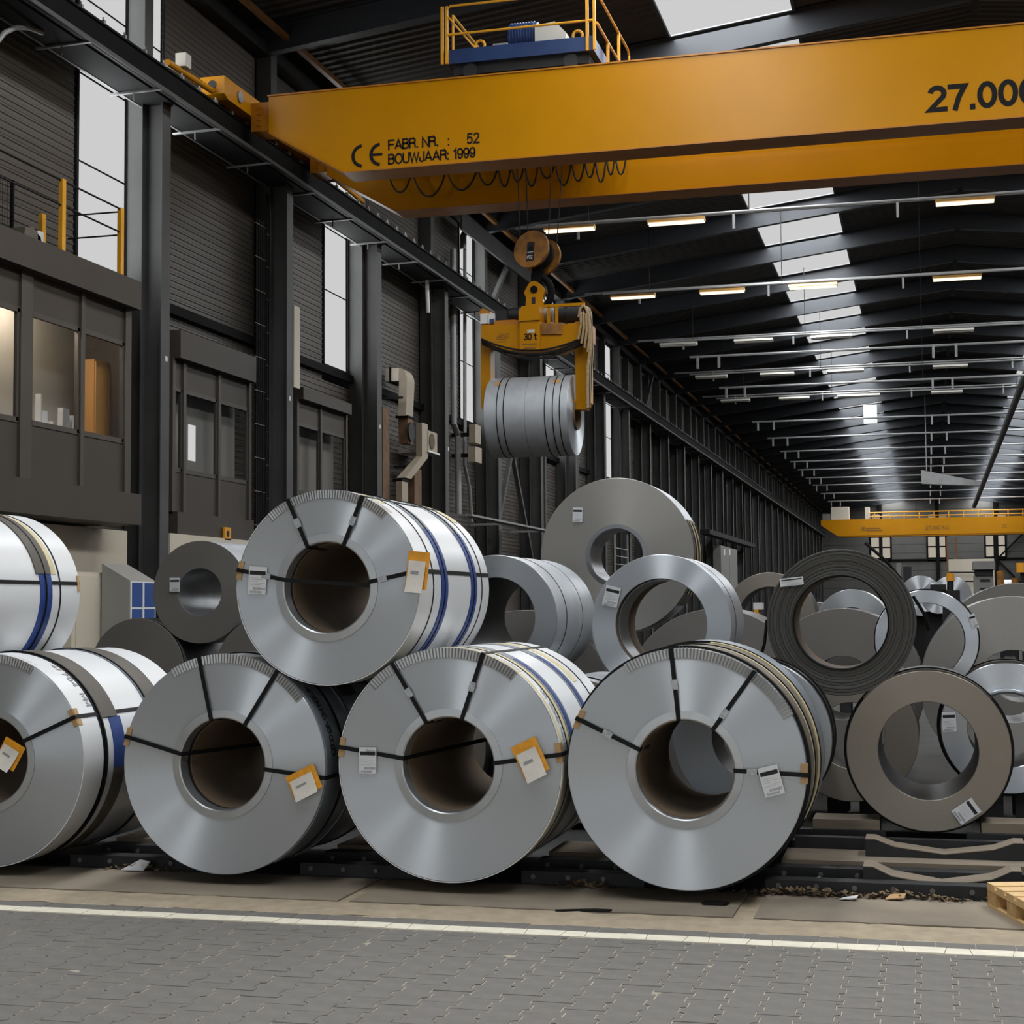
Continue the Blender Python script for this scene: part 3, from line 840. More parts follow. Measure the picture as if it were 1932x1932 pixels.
# ================================================================== COIL TONGS
def pg(l, Y):
    r_ = []
    for x, y in l:
        p_ = P(x, y, Y=Y); r_.append((p_.x, p_.z))
    return r_
YF, YBK = 26.15, 26.85
tg = thing('coil_tongs', 'yellow lifting tongs with two hooked legs gripping the hanging coil', 'lifting tongs', (-6.55, 26.5, 5.1))
bm_ = MB().prism(pg([(908, 613), (1094, 611), (1094, 637), (1050, 659), (944, 661), (908, 640)], YF), 'Y', YF, YBK).build('cross_beam', 'crane_yellow', tg, smooth=0)
text('load_lettering', '30 t', 0.118, (P(991, 643, Y=YF).x, YF-0.105, P(991, 644, Y=YF).z), rx, 'letter_black', bm_, 0.18, 0.04)
MB().prism(pg([(983, 607), (1021, 606), (1021, 661), (983, 661)], YF), 'Y', YF-0.1, YF+0.1).build('centre_box', 'crane_yellow', tg, smooth=0)
MB().prism(pg([(982, 590), (988, 580), (1020, 579), (1021, 606), (982, 608)], YF), 'Y', YF-0.13, YBK-0.05).build('centre_hood', 'crane_yellow', tg, smooth=0)
MB().prism(pg([(1022, 610), (1061, 609), (1061, 631), (1022, 631)], YF), 'Y', YF-0.03, YF).build('rust_plate', 'rust_yellow', tg, smooth=0)
for k, (x, y, b_) in enumerate(((937, 641, 18), (935, 646, 20))):
    box('faded_stripe', 'faded_print', (P(x, y, Y=YF).x, P(x+b_, y, Y=YF).x, YF-0.004, YF, P(x, y, Y=YF).z, P(x, y, Y=YF).z+0.012), bm_)
text('faded_lettering', 'JASO', 0.085, (P(936, 639, Y=YF).x, YF-0.004, P(936, 639, Y=YF).z), rx, 'faded_print', bm_, 0.16, 0.12)
mb = MB()
for i, (dz, w_) in enumerate(((0.02, 0.26), (-0.05, 0.2))):
    p_ = P(1002, 651+i*7, Y=YF); mb.box(p_.x-w_/2, p_.x+w_/2, YF-0.105, YF-0.1, p_.z-0.012, p_.z+0.012)
mb.build('faded_stripe', 'faded_print', bm_, smooth=0)
p_ = P(1004, 627, Y=YF)
MB().box(p_.x-0.06, p_.x+0.07, YF-0.106, YF-0.1, p_.z-0.025, p_.z+0.03).build('paper_sticker', 'lamp_body', bm_, smooth=0)
# lifting eye
eye = MB()
outer = pg([(992, 582), (993, 562), (989, 552), (994, 543), (1000, 533), (1008, 530), (1016, 533), (1024, 541), (1029, 547), (1026, 556), (1024, 564), (1027, 582)], 26.4)
eye.prism(outer, 'Y', 26.38, 26.5)
eye.build('lifting_lug', 'crane_yellow', tg, smooth=0)
e0 = P(1007, 546, Y=26.36)
MB().cyl((e0.x, 26.36, e0.z), (e0.x, 26.52, e0.z), 0.065, 18).build('lug_pin', 'steel_black', tg)
box('lug_slot', 'crane_black', (P(1003, 560, Y=26.38).x, P(1010, 560, Y=26.38).x, 26.37, 26.38, P(1005, 573, Y=26.38).z, P(1005, 561, Y=26.38).z), tg)
# drives and boxes on top of the beam
zt_ = P(1000, 612, Y=YF).z
def dcyl(name, xa, xb, yp, r_, m_):
    a = P(xa, yp, Y=26.5); b_ = P(xb, yp, Y=26.5)
    return MB().cyl((a.x, 26.5, a.z), (b_.x, 26.5, a.z), r_, 20).build(name, m_, tg)
dcyl('drive_motor', 1048, 1070, 596, 0.13, 'trolley_dark'); dcyl('drive_motor', 1071, 1100, 596, 0.15, 'trolley_dark')
dcyl('gear_unit', 1024, 1044, 594, 0.14, 'steel_light'); dcyl('drive_motor', 962, 982, 594, 0.12, 'trolley_dark')
a = P(938, 588, Y=26.5); b_ = P(960, 606, Y=26.5)
box('junction_box', 'trolley_dark', (a.x, b_.x, 26.35, 26.65, b_.z, a.z), tg)
for i, (xa, xb, m_) in enumerate(((909, 924, 'white_paint'), (924, 937, 'white_paint'))):
    a = P(xa, 594, Y=26.4); b_ = P(xb, 612, Y=26.4); box('lamp_housing', m_, (a.x, b_.x-0.01, 26.3, 26.6, b_.z, a.z), tg)
a = P(927, 605, Y=26.28); MB().box(a.x-0.03, a.x+0.05, 26.27, 26.3, a.z-0.05, a.z+0.03).build('blue_plug', 'motor_blue', tg, smooth=0)
MB().prism(pg([(907, 590), (913, 583), (928, 590), (929, 596), (908, 598)], 26.5), 'Y', 26.4, 26.7).build('end_hood', 'crane_amber', tg, smooth=0)
MB().prism(pg([(931, 604), (968, 602), (983, 604), (983, 614), (931, 614)], YF), 'Y', YF+0.05, YF+0.1).build('front_guard', 'crane_amber', tg, smooth=0)
for xa in (1034, 1049):
    a = P(xa, 578, Y=YF); c_ = P(xa, 612, Y=YF)
    MB().bar((a.x, YF+0.05, c_.z), (a.x, YF+0.05, a.z), 0.05, 0.05).build('guard_post', 'crane_yellow', tg, smooth=0)
a = P(1026, 577, Y=YF); c_ = P(1102, 575, Y=YF)
MB().bar((a.x, YF+0.05, a.z), (c_.x, YF+0.05, a.z), 0.05, 0.05).build('guard_bar', 'crane_yellow', tg, smooth=0)
# legs
SCX0, SCX1, SCZ, SCR = -7.26, -5.80, 5.09, 0.695       # the hanging coil
r_in = 0.26
zbm = P(1000, 640, Y=YF).z
MB().prism([(SCX1+0.03, zbm+0.3), (SCX1+0.28, zbm+0.3), (SCX1+0.28, SCZ+0.20), (SCX1+0.2, SCZ+0.08), (SCX1-0.1, SCZ+0.08), (SCX1-0.1, SCZ+0.247), (SCX1+0.03, SCZ+0.26)], 'Y', 26.36, 26.64).build('leg', 'crane_yellow', tg, smooth=0)
MB().prism([(SCX0-0.02, zbm+0.1), (SCX0-0.20, zbm+0.1), (SCX0-0.20, SCZ+0.2), (SCX0-0.14, SCZ+0.08), (SCX0+0.1, SCZ+0.08), (SCX0+0.1, SCZ+0.247), (SCX0-0.02, SCZ+0.26)], 'Y', 26.36, 26.64).build('leg', 'crane_yellow', tg, smooth=0)
MB().box(SCX1-0.05, SCX1+0.30, 26.2, 26.8, zbm-0.05, zbm+0.25).build('leg_guide', 'crane_amber', tg, smooth=0)
# striped hose carrier over the right leg
path = [(P(1095, 602, Y=26.2).x, P(1095, 602, Y=26.2).z)]
for px_, py_ in ((1097, 585), (1103, 579), (1109, 582), (1113, 592), (1115, 612), (1116, 640), (1116, 665), (1113, 690), (1112, 730), (1111, 770)):
    p_ = P(px_, py_, Y=26.2); path.append((p_.x, p_.z))
hose = tg
for j in range(5):
    MB().tube([(x+0.02*math.sin(i*1.3+j)*0.5, 26.08+0.045*j, z+0.012*math.cos(i+j)) for i, (x, z) in enumerate(path)], 0.026, 8).build('hose', 'rope_beige' if j % 2 == 0 else 'cable_black', hose)
for j in range(4):
    q = [P(1096+j*5, 588+j*1.5, Y=26.06), P(1091+j*6, 640+j*8, Y=26.06)]
    MB().tube([q[0], (q[0]+q[1])/2+Vector((0.03, -0.03, 0)), q[1]], 0.022, 8).build('hose', 'rope_beige', hose)
# slack cables under the beam
sl = tg
for j, sag in enumerate((0.14, 0.17, 0.21, 0.12)):
    a = P(908, 636+j*3, Y=26.08); c_ = P(1098, 634+j*4, Y=26.08)
    MB().tube([a+(c_-a)*(t/16)+Vector((0, 0.02*j, -(sag+0.07)*(1-(2*t/16-1)**2)-0.03)) for t in range(17)], 0.017, 6).build('slack_cable', 'cable_black', sl)
# ================================================================== STEEL COILS
class Coil:
    """wound strip coil; local frame: centre of the front face at the origin, axis +Y"""
    def __init__(s, label, c, L, D, d, face, barrel, bore, n=96, group='steel coils in the store', rz=0.0, rings=0):
        s.R, s.L, s.r = D/2, L, d/2; s.c = Vector(c)
        s.root = thing('steel_coil', label, 'coil', (c[0], c[1], c[2]-s.R), group, rz=rz)
        mb = MB(); Rr, rr = s.R, s.r; b = 0.004
        # body: front face, barrel, back face, bore as one ring
        front = [(rr, b), (rr+b, 0)]
        if rings:
            for i in range(1, rings):
                rad = rr+(Rr-rr)*i/rings+random.uniform(-0.004, 0.004)
                front += [(rad-0.003, random.uniform(0, 0.002)), (rad, random.uniform(0.003, 0.006)), (rad+0.004, random.uniform(0, 0.002))]
        front += [(Rr-b, 0), (Rr, b)]
        prof = front+[(Rr, L-b), (Rr-b, L), (rr+b, L), (rr, L-b)]
        k = len(prof); nf = len(front)
        vs = []
        for i in range(n):
            a = 2*PI*i/n; ca, sa = math.cos(a), math.sin(a)
            vs += [(r_*ca, y, r_*sa) for r_, y in prof]
        for q in range(k):
            q2 = (q+1) % k
            if q == nf-1: mb.cur = 1
            elif q == k-1: mb.cur = 2
            else: mb.cur = 0
            base = len(mb.v)
            fs = [(i*k+q, ((i+1) % n)*k+q, ((i+1) % n)*k+q2, i*k+q2) for i in range(n)]
            mb.f += fs; mb.mi += [mb.cur]*len(fs)
        mb.v = vs
        s.body = mb.build('coil_body', [face, barrel, bore], s.root, at=s._at(), smooth=30)
    def _at(s):
        return origin_of(s.root)+Vector((0, 0, s.R))
    def put(s, mb, name, m, parent=None, smooth=35):
        par = parent or s.root
        o = mb.build(name, m, None, at=(0, 0, 0), smooth=smooth)
        o.parent = par; o.location = (0, 0, s.R) if par is s.root else (0, 0, 0)
        return o
    def pt(s, r_, a, y):
        a = R(a); return Vector((r_*math.cos(a), y, r_*math.sin(a)))
    def wrap(s, y0, y1, m, name='wrapping', t=0.006, a0=0, a1=360, n=72):
        mb = MB()
        mb.lathe([(s.R+0.001, y0), (s.R+t, y0), (s.R+t, y1), (s.R+0.001, y1)], max(6, int(n*(a1-a0)/360)), R(a0), R(a1))
        return s.put(mb, name, m)
    def ribbed(s, r0, r1, a0, a1, name='edge_protector', step=0.85, lip=0.05, amp=0.004):
        """ribbed sheet protector on the face edge, folded over the barrel"""
        mb = MB(); n = int((a1-a0)/step); vs = []
        for i in range(n+1):
            y = -0.004-(amp if i % 2 else 0)
            a = a0+(a1-a0)*i/n
            vs += [s.pt(r0, a, y), s.pt(r1, a, y)]
            if lip: vs.append(s.pt(r1+(0.003 if i % 2 else 0.0), a, lip))
        w_ = 3 if lip else 2
        fs = []
        for i in range(n):
            b = i*w_
            fs.append((b, b+1, b+w_+1, b+w_))
            if lip: fs.append((b+1, b+2, b+w_+2, b+w_+1))
        mb.add(vs, fs)
        return s.put(mb, name, 'protector', smooth=12)
    def core_ring(s, w_=0.05, m='protector', a0=0, a1=360):
        mb = MB(); t = 0.004
        mb.lathe([(s.r-0.004, 0.10), (s.r-0.004, -0.006), (s.r+0.004, -0.011), (s.r+w_, -0.008), (s.r+w_, 0.0005), (s.r-0.001, 0.0005), (s.r-0.001, 0.10)], 90, R(a0), R(a1))
        return s.put(mb, 'core_ring', m)
    def sleeve(s, y0=0.12, y1=None, m='cardboard_core', inset=0.012):
        mb = MB(); y1 = y1 or s.L-0.05
        mb.lathe([(s.r-0.002, y0), (s.r-inset, y0), (s.r-inset, y1), (s.r-0.002, y1)], 72)
        return s.put(mb, 'core_sleeve', m)
    def strap(s, a, a_in=None, w_=0.026, over=True, into=0.3, seal=0.5, deep=None):
        """packing strap from the barrel over the face into the bore"""
        a_in = a if a_in is None else a_in
        mb = MB(); y = -0.0155
        p0 = s.pt(s.R+0.008, a, y); p1 = s.pt(s.r-0.006, a_in, y)
        mb.bar(p0, p1, w_, 0.004, (0, 1, 0))
        if over:
            rad = s.pt(1, a, 0)
            mb.bar(s.pt(s.R+0.009, a, y), s.pt(s.R+0.009, a, s.L), w_, 0.004, rad)
        if deep is not None:
            q = s.pt(s.r-0.02, deep[0], deep[1])
            mb.bar(p1, q, 0.004, w_, (0, 0, 1))
        else:
            mb.bar(p1, s.pt(s.r-0.016, a_in, min(into, s.L)), w_, 0.004, s.pt(1, a_in, 0))
        o = s.put(mb, 'strap', 'strap_black', smooth=0)
        if seal is not None:
            c = p0.lerp(p1, seal); d = (p1-p0).normalized()
            m2 = MB().bar(c-d*0.03+Vector((0, -0.004, 0)), c+d*0.03+Vector((0, -0.004, 0)), w_+0.012, 0.006, (0, 1, 0))
            s_ = m2.build('strap_seal', 'seal_steel', None, at=(0, 0, 0), smooth=0); s_.parent = o; s_.location = (0, 0, 0)
        return o
    def pad(s, a, w_=0.03, l=0.12, over=0.05):
        """cardboard corner under a strap at the face edge"""
        mb = MB(); c = s.pt(s.R-0.012, a, -0.007); tdir = Vector((-math.sin(R(a)), 0, math.cos(R(a))))
        mb.bar(c-tdir*l/2, c+tdir*l/2, 0.036, 0.007, (0, 1, 0))
        c2 = s.pt(s.R+0.004, a, over/2)
        mb.bar(c2-tdir*l/2, c2+tdir*l/2, over, 0.007, s.pt(1, a, 0))
        return s.put(mb, 'cardboard_pad', 'cardboard', smooth=0)
    def band(s, y, w_=0.018, m='strap_black', name='steel_band', t=0.010):
        return s.wrap(y, y+w_, m, name, t)
    def label(s, x, z, w_=0.115, h=0.165, tilt=0, y=-0.022, m='paper'):
        """paper label hung on the face, with header bar, lines and bar code"""
        t = R(tilt); ux = Vector((math.cos(t), 0, math.sin(t))); uz = Vector((-math.sin(t), 0, math.cos(t))); c = Vector((x, y, z))
        def rect(mb, x0, x1, z0, z1, yy, th=0.0012):
            q = [c+ux*(x0*w_)+uz*(z0*h), c+ux*(x1*w_)+uz*(z0*h), c+ux*(x1*w_)+uz*(z1*h), c+ux*(x0*w_)+uz*(z1*h)]
            vs = [p_+Vector((0, yy, 0)) for p_ in q]+[p_+Vector((0, yy+th, 0)) for p_ in q]
            mb.add(vs, [(0, 1, 2, 3), (7, 6, 5, 4), (0, 4, 5, 1), (1, 5, 6, 2), (2, 6, 7, 3), (3, 7, 4, 0)])
        mb = MB(); rect(mb, -0.5, 0.5, -0.5, 0.5, 0, 0.0015)
        o = s.put(mb, 'paper_label', m, smooth=0)
        def sub(name, mm, rects):
            m2 = MB()
            for r_ in rects: rect(m2, *r_, -0.0012)
            q = m2.build(name, mm, None, at=(0, 0, 0), smooth=0); q.parent = o; q.location = (0, 0, 0)
        sub('label_header', 'print_black', [(-0.44, 0.44, 0.20, 0.34)])
        sub('label_lines', 'print_light', [(-0.42, 0.1, 0.10, 0.12), (-0.42, 0.3, 0.03, 0.05), (-0.42, 0.0, -0.04, -0.02), (-0.1, 0.42, -0.1, -0.08), (-0.42, 0.2, -0.16, -0.14)])
        bars = []
        for row in ((-0.34, -0.25, -0.2, 0.42), (-0.46, -0.38, -0.38, 0.25)):
            x_ = row[2]
            while x_ < row[3]:
                b_ = random.choice((0.015, 0.03)); bars.append((x_, x_+b_, row[0], row[1])); x_ += b_+random.choice((0.015, 0.025))
        sub('bar_code', 'print_grey', bars)
        return o
    def pouch(s, x, z, w_, h, tilt, y=-0.03):
        """orange plastic document pouch with a curled printed sheet"""
        t = R(tilt); ux = Vector((math.cos(t), 0, math.sin(t))); uz = Vector((-math.sin(t), 0, math.cos(t))); c = Vector((x, y, z))
        def sheet(name, m, x0, x1, z0, z1, yy, curl, parent=None):
            n = 6; vs = []
            for i in range(n+1):
                f_ = i/n; k_ = z0+(z1-z0)*f_
                b_ = -curl*(1-f_)**2
                for xx in (x0, x1):
                    q = c+ux*(xx*w_)+uz*(k_*h)+Vector((0, yy+b_, 0)); vs.append(q)
            nb = len(vs); vs += [v_+Vector((0, 0.002, 0)) for v_ in vs]
            fs = [(2*i, 2*i+1, 2*i+3, 2*i+2) for i in range(n)]+[(nb+2*i, nb+2*i+2, nb+2*i+3, nb+2*i+1) for i in range(n)]
            fs += [(0, nb, nb+1, 1), (2*n, 2*n+1, nb+2*n+1, nb+2*n)]
            fs += [(2*i, 2*i+2, nb+2*i+2, nb+2*i) for i in range(n)]+[(2*i+1, nb+2*i+1, nb+2*i+3, 2*i+3) for i in range(n)]
            mb = MB().add(vs, fs)
            if parent is None: return s.put(mb, name, m)
            o_ = mb.build(name, m, None, at=(0, 0, 0)); o_.parent = parent; o_.location = (0, 0, 0); return o_
        o = sheet('document_pouch', 'pouch_orange', -0.54, 0.56, -0.46, 0.72, 0.006, 0.012)
        sheet('printed_sheet', 'pouch_film', -0.46, 0.40, -0.58, 0.42, -0.004, 0.035, o)
        sheet('print_block', 'print_grey', -0.3, 0.1, 0.0, 0.1, -0.012, 0.0, o)
        return o
    def letters(s, txt, a0, a1, y, size, m='print_grey'):
        """ink marks written round the barrel, one glyph after another"""
        n = len(txt); mb = MB()
        for i, ch in enumerate(txt):
            if ch == ' ': continue
            a = a0+(a1-a0)*i/n
            tan = Vector((math.sin(R(a)), 0, -math.cos(R(a))))
            glyph_run(mb, ch, s.pt(s.R+0.0095, a, y), tan, (0, 1, 0), size, 0.17)
        o = mb.build('ink_marks', m, None, at=(0, 0, 0), smooth=0, fix=False); o.parent = s.root; o.location = (0, 0, s.R); o['kind'] = 'stuff'

FRONT = 9.5
GF = 'wrapped coils of the front stack'
# --- bottom row of the front stack ---------------------------------------------------
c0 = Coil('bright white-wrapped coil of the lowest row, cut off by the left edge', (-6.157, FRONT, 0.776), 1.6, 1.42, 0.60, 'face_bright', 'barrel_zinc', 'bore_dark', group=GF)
c0.wrap(0.0, 1.6, 'wrap_white'); c0.core_ring(); c0.sleeve()
c0.ribbed(c0.R-0.05, c0.R+0.004, 62, 120)
c0.strap(24.5, 26, seal=None); c0.pad(24.5)
c0.wrap(0.30, 0.52, 'rubber_mat', 'cover_strip', 0.016, 22, 110); c0.wrap(1.02, 1.24, 'rubber_mat', 'cover_strip', 0.016, 22, 110)
c0.band(0.285, 0.016, t=0.02); c0.band(1.0, 0.016, t=0.02)
c0.band(0.26, 0.02); c0.wrap(0.40, 0.56, 'band_blue', 'blue_band', 0.010, -6, 22); c0.wrap(0.40, 0.56, 'wrap_brown', 'dark_band', 0.010, -90, -6)
c0.wrap(0.98, 1.0, 'band_grey', 'grey_band', 0.012); c0.letters('4/704 MM', 62, 30, 0.19, 0.06, 'print_grey')
c0.pouch(0.17, 0.03, 0.15, 0.15, -28, -0.035)

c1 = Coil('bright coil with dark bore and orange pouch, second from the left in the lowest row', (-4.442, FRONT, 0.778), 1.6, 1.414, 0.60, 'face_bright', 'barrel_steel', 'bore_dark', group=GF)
c1.core_ring(); c1.sleeve(0.14); c1.ribbed(c1.R-0.052, c1.R+0.004, 38, 121)
c1.strap(103.5, 105, seal=None); c1.strap(57.5, 58, seal=None); c1.strap(166, 168, seal=None, deep=(20, 1.2)); c1.strap(-6, -5, seal=None)
c1.pad(166); c1.wrap(0.02, 0.30, 'band_grey', 'grey_band', 0.008, -60, 75); c1.wrap(0.62, 0.9, 'wrap_brown', 'cover_strip', 0.012, 35, 130)
c1.band(0.32, 0.02); c1.band(0.55, 0.05, 'band_grey', 'grey_band'); c1.band(1.25, 0.02)
c1.letters('4/704 KS VB 0020', 44, 6, 0.10, 0.075, 'print_black')
c1.pouch(0.585, -0.115, 0.19, 0.135, 26, -0.04)

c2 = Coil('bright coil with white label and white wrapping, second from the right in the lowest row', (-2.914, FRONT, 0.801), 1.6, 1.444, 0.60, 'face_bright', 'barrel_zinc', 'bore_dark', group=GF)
c2.wrap(0.0, 1.6, 'wrap_white'); c2.core_ring(); c2.sleeve(0.1)
c2.ribbed(c2.R-0.054, c2.R+0.006, 52, 136, lip=0.12)
c2.strap(120, 118); c2.strap(71.5, 72); c2.strap(172, 173, deep=(28, 1.5)); c2.strap(6, 3, seal=0.45)
c2.pad(172); c2.pad(7); c2.label(-0.525, 0.02)
for y in (0.26, 0.86):
    c2.wrap(y, y+0.15, 'band_grey', 'grey_band', 0.010); c2.wrap(y+0.04, y+0.11, 'band_blue', 'blue_band', 0.013, 0, 62)
c2.wrap(0.02, 0.06, 'wrap_cream', 'paper_strip', 0.008); c2.wrap(0.20, 0.25, 'wrap_cream', 'paper_strip', 0.009); c2.wrap(1.1, 1.2, 'wrap_cream', 'paper_strip', 0.009, 40, 100)
c2.band(0.17, 0.012); c2.band(1.3, 0.02)
c2.letters('VR 00KB MM M', 40, 8, 0.10, 0.05)
c2.pouch(0.545, 0.03, 0.155, 0.185, 26, -0.04)

c3 = Coil('bright coil at the right end of the lowest row, loose beige bands round its barrel', (-1.433, FRONT, 0.799), 1.25, 1.437, 0.60, 'face_bright', 'barrel_steel', 'bore_dark', group=GF)
c3.core_ring(); c3.sleeve(0.06); c3.ribbed(c3.R-0.052, c3.R+0.006, 27, 120, lip=0.10)
c3.strap(95.7, 96); c3.strap(54, 54, seal=0.72); c3.strap(155.5, 157); c3.strap(-1.5, 0, seal=0.75)
c3.pad(155.5); c3.pad(-1); c3.label(0.515, -0.055, tilt=15, h=0.175, w_=0.12)
c3.wrap(0.10, 0.17, 'wrap_cream', 'paper_strip', 0.014, 10, 80); c3.wrap(0.17, 0.40, 'wrap_brown', 'dark_band', 0.020, -20, 110)
c3.wrap(0.42, 0.48, 'wrap_cream', 'paper_strip', 0.018, -15, 90); c3.wrap(0.50, 0.72, 'wrap_brown', 'dark_band', 0.022, -25, 100)
c3.wrap(0.74, 0.84, 'wrap_cream', 'paper_strip', 0.03, -30, 85); c3.wrap(0.86, 1.2, 'band_grey', 'grey_band', 0.034, -40, 130)
c3.band(0.08, 0.02, t=0.022); c3.band(0.47, 0.02, t=0.026); c3.band(0.80, 0.02, t=0.036)
# --- upper row of the front stack -----------------------------------------------------
tp = Coil('white wrapped coil with blue bands and label on top of the front row', (-3.721, FRONT, 1.915), 1.62, 1.242, 0.59, 'face_bright', 'barrel_zinc', 'bore_dark', group=GF)
tp.wrap(0.0, 1.62, 'wrap_white'); tp.core_ring(); tp.sleeve(0.13)
tp.ribbed(tp.R-0.048, tp.R+0.006, 49, 131, lip=0.10)
tp.strap(115, 116); tp.strap(67, 66); tp.strap(169, 170, deep=(2, 0.05), seal=0.62); tp.strap(9, 6, seal=0.72)
tp.pad(169); tp.pad(9, over=0.03); tp.label(-0.472, 0.05, tilt=-4, h=0.178, w_=0.125)
for y in (0.44, 1.14):
    tp.wrap(y, y+0.16, 'band_grey', 'grey_band', 0.010, 30, 150); tp.wrap(y+0.01, y+0.15, 'band_blue', 'blue_band', 0.012, -80, 38)
    tp.band(y+0.07, 0.012, t=0.016)
tp.band(0.27, 0.014); tp.band(1.42, 0.014); tp.wrap(0.16, 0.24, 'wrap_cream', 'paper_strip', 0.009, 60, 130); tp.wrap(1.46, 1.58, 'wrap_cream', 'paper_strip', 0.009, 50, 130)
tp.pouch(0.615, 0.075, 0.13, 0.20, -6, -0.03)
tl = Coil('white wrapped coil with brown cover strip, top row, cut off by the left edge', (-6.93, FRONT, 1.90), 1.42, 1.24, 0.6, 'face_bright', 'barrel_zinc', 'bore_dark', group=GF)
tl.wrap(0.0, 1.42, 'wrap_white')
tl.wrap(0.82, 1.02, 'rubber_mat', 'cover_strip', 0.016, 14, 110); tl.wrap(0.86, 1.02, 'band_blue', 'blue_band', 0.012, -80, 14); tl.wrap(0.04, 0.22, 'band_blue', 'blue_band', 0.012, -80, 14)
tl.band(0.93, 0.012, t=0.02); tl.band(1.13, 0.016); tl.wrap(1.04, 1.10, 'wrap_cream', 'paper_strip', 0.009, 14, 90); tl.strap(8, 8, seal=None); tl.pad(8, over=0.03)
bk = MB(); tl_o = tl.pt(tl.R+0.008, 8, 1.40); td = Vector((-math.sin(R(8)), 0, math.cos(R(8))))
bk.bar(tl_o-td*0.06, tl_o+td*0.06, 0.03, 0.007, tl.pt(1, 8, 0)); tl.put(bk, 'cardboard_pad', 'cardboard', smooth=0)

# --- second stack, behind -------------------------------------------------------------
G2 = 'steel coils in the store'
def px_coil(label, cx_, cy_, Rp, Y, L, ratio, face, barrel='barrel_steel', bore='bore_steel', z=None, n=72, rings=0):
    c = P(cx_, cy_, Y=Y); D = 2*Rp*depth(c)/F_PX
    if z is not None: c.z = z
    return Coil(label, c, L, D, D*ratio, face, barrel, bore, n, G2, rings=rings)
Y2 = 11.4
f_ = px_coil('dull grey coil standing on the rack at the lower right, white label at its foot', 1751, 1417, 151, Y2, 1.0, 0.61, 'face_grey', 'barrel_dark', 'bore_dark')
f_.label(0.245, -0.405, 0.115, 0.165, -55); f_.wrap(0.02, 0.08, 'rubber_mat', 'dark_band', 0.012, 40, 140); f_.band(0.1, 0.02, t=0.022)
cc_ = px_coil('pale coil half hidden behind the right end of the lowest front row', 1418, 1392, 149, 10.84, 0.5, 0.5, 'face_plain', 'barrel_dark', 'bore_dark')
cc_.band(0.1, 0.02); cc_.band(0.35, 0.02)
e_ = px_coil('dark matt ring coil with grooved face resting on the dull grey coil', 1586, 1174, 138, Y2+0.02, 0.55, 0.635, 'face_black', 'barrel_dark', 'cardboard_core', rings=9)
e_.label(-0.335, 0.29, 0.165, 0.058, 6); e_.core_ring(0.008, 'strap_black')
for a, b_ in (((0.18, 0.02, 0.56), (0.42, 0.10, 0.30)), ((0.50, 0.05, 0.18), (0.60, 0.12, -0.06)), ((-0.52, 0.03, 0.02), (-0.60, 0.10, -0.32))):
    e_.put(MB().tube([Vector(a), (Vector(a)+Vector(b_))/2+Vector((0.02, -0.03, 0)), Vector(b_)], 0.012, 6), 'loose_strap', 'strap_black')
Y3 = 12.7
d_ = px_coil('pale wide-bored ring coil with tilted label, upper row behind the right front coil', 1247, 1179, 133, Y3, 0.9, 0.655, 'face_bright', 'barrel_steel', 'cardboard_core')
d_.label(-0.40, 0.235, 0.125, 0.165, -14); d_.wrap(0.3, 0.31, 'strap_black', 'steel_band', 0.003); d_.sleeve(0.1, 0.5, 'bore_steel')
k_ = px_coil('pale grey coil half hidden by the white top coil of the front stack', 935, 1166, 119, Y3, 1.55, 0.64, 'face_plain', 'barrel_zinc', 'bore_dark')
k_.band(0.36, 0.012, t=0.004); k_.band(1.0, 0.006, t=0.003)
# coils of the row below those, glimpsed through the gaps
zl = 0.615
for lab, px_, m_ in (('low silvery coil glimpsed behind the lowest row, third gap from the left', 1080, 'barrel_zinc'), ('low dark coil behind the lowest row, under the half hidden pale grey coil', 785, 'barrel_dark'), ('low dark coil hidden behind the pale wide-bored ring coil', 1412, 'barrel_dark')):
    q = px_coil(lab, px_, 1380, 136, Y3-0.05 if px_ != 1412 else Y3, 1.3 if px_ != 1412 else 0.75, 0.5, 'face_grey', m_, 'bore_dark', z=zl)
    q.band(0.2, 0.02)
b_ = px_coil('largest upright grey coil of the back row, narrow bore, label at upper left', 1163, 1048, 147, 14.8, 0.55, 0.345, 'face_warm', 'barrel_steel', 'bore_steel', rings=0)
b_.label(-0.37, 0.395, 0.095, 0.14, -2); b_.core_ring(0.04, 'bore_steel')
b_.wrap(0.02, 0.5, 'wrap_brown', 'loose_outer_wrap', 0.012, -40, 26)
for i in range(5): b_.wrap(0.06+0.09*i, 0.075+0.09*i, 'wrap_cream' if i % 2 else 'strap_black', 'outer_strip', 0.018, -30, 24)
bx = P(1163, 1048, Y=14.8)
for s_, nm in ((-1, 'left'), (1, 'right')):
    Coil('big dull coil of the back row under the %s half of the largest grey coil' % nm, (bx.x+0.93*s_, 14.8, 0.885), 1.0, 1.74, 0.6, 'face_dull', 'barrel_dark', 'bore_dark', 64, G2)
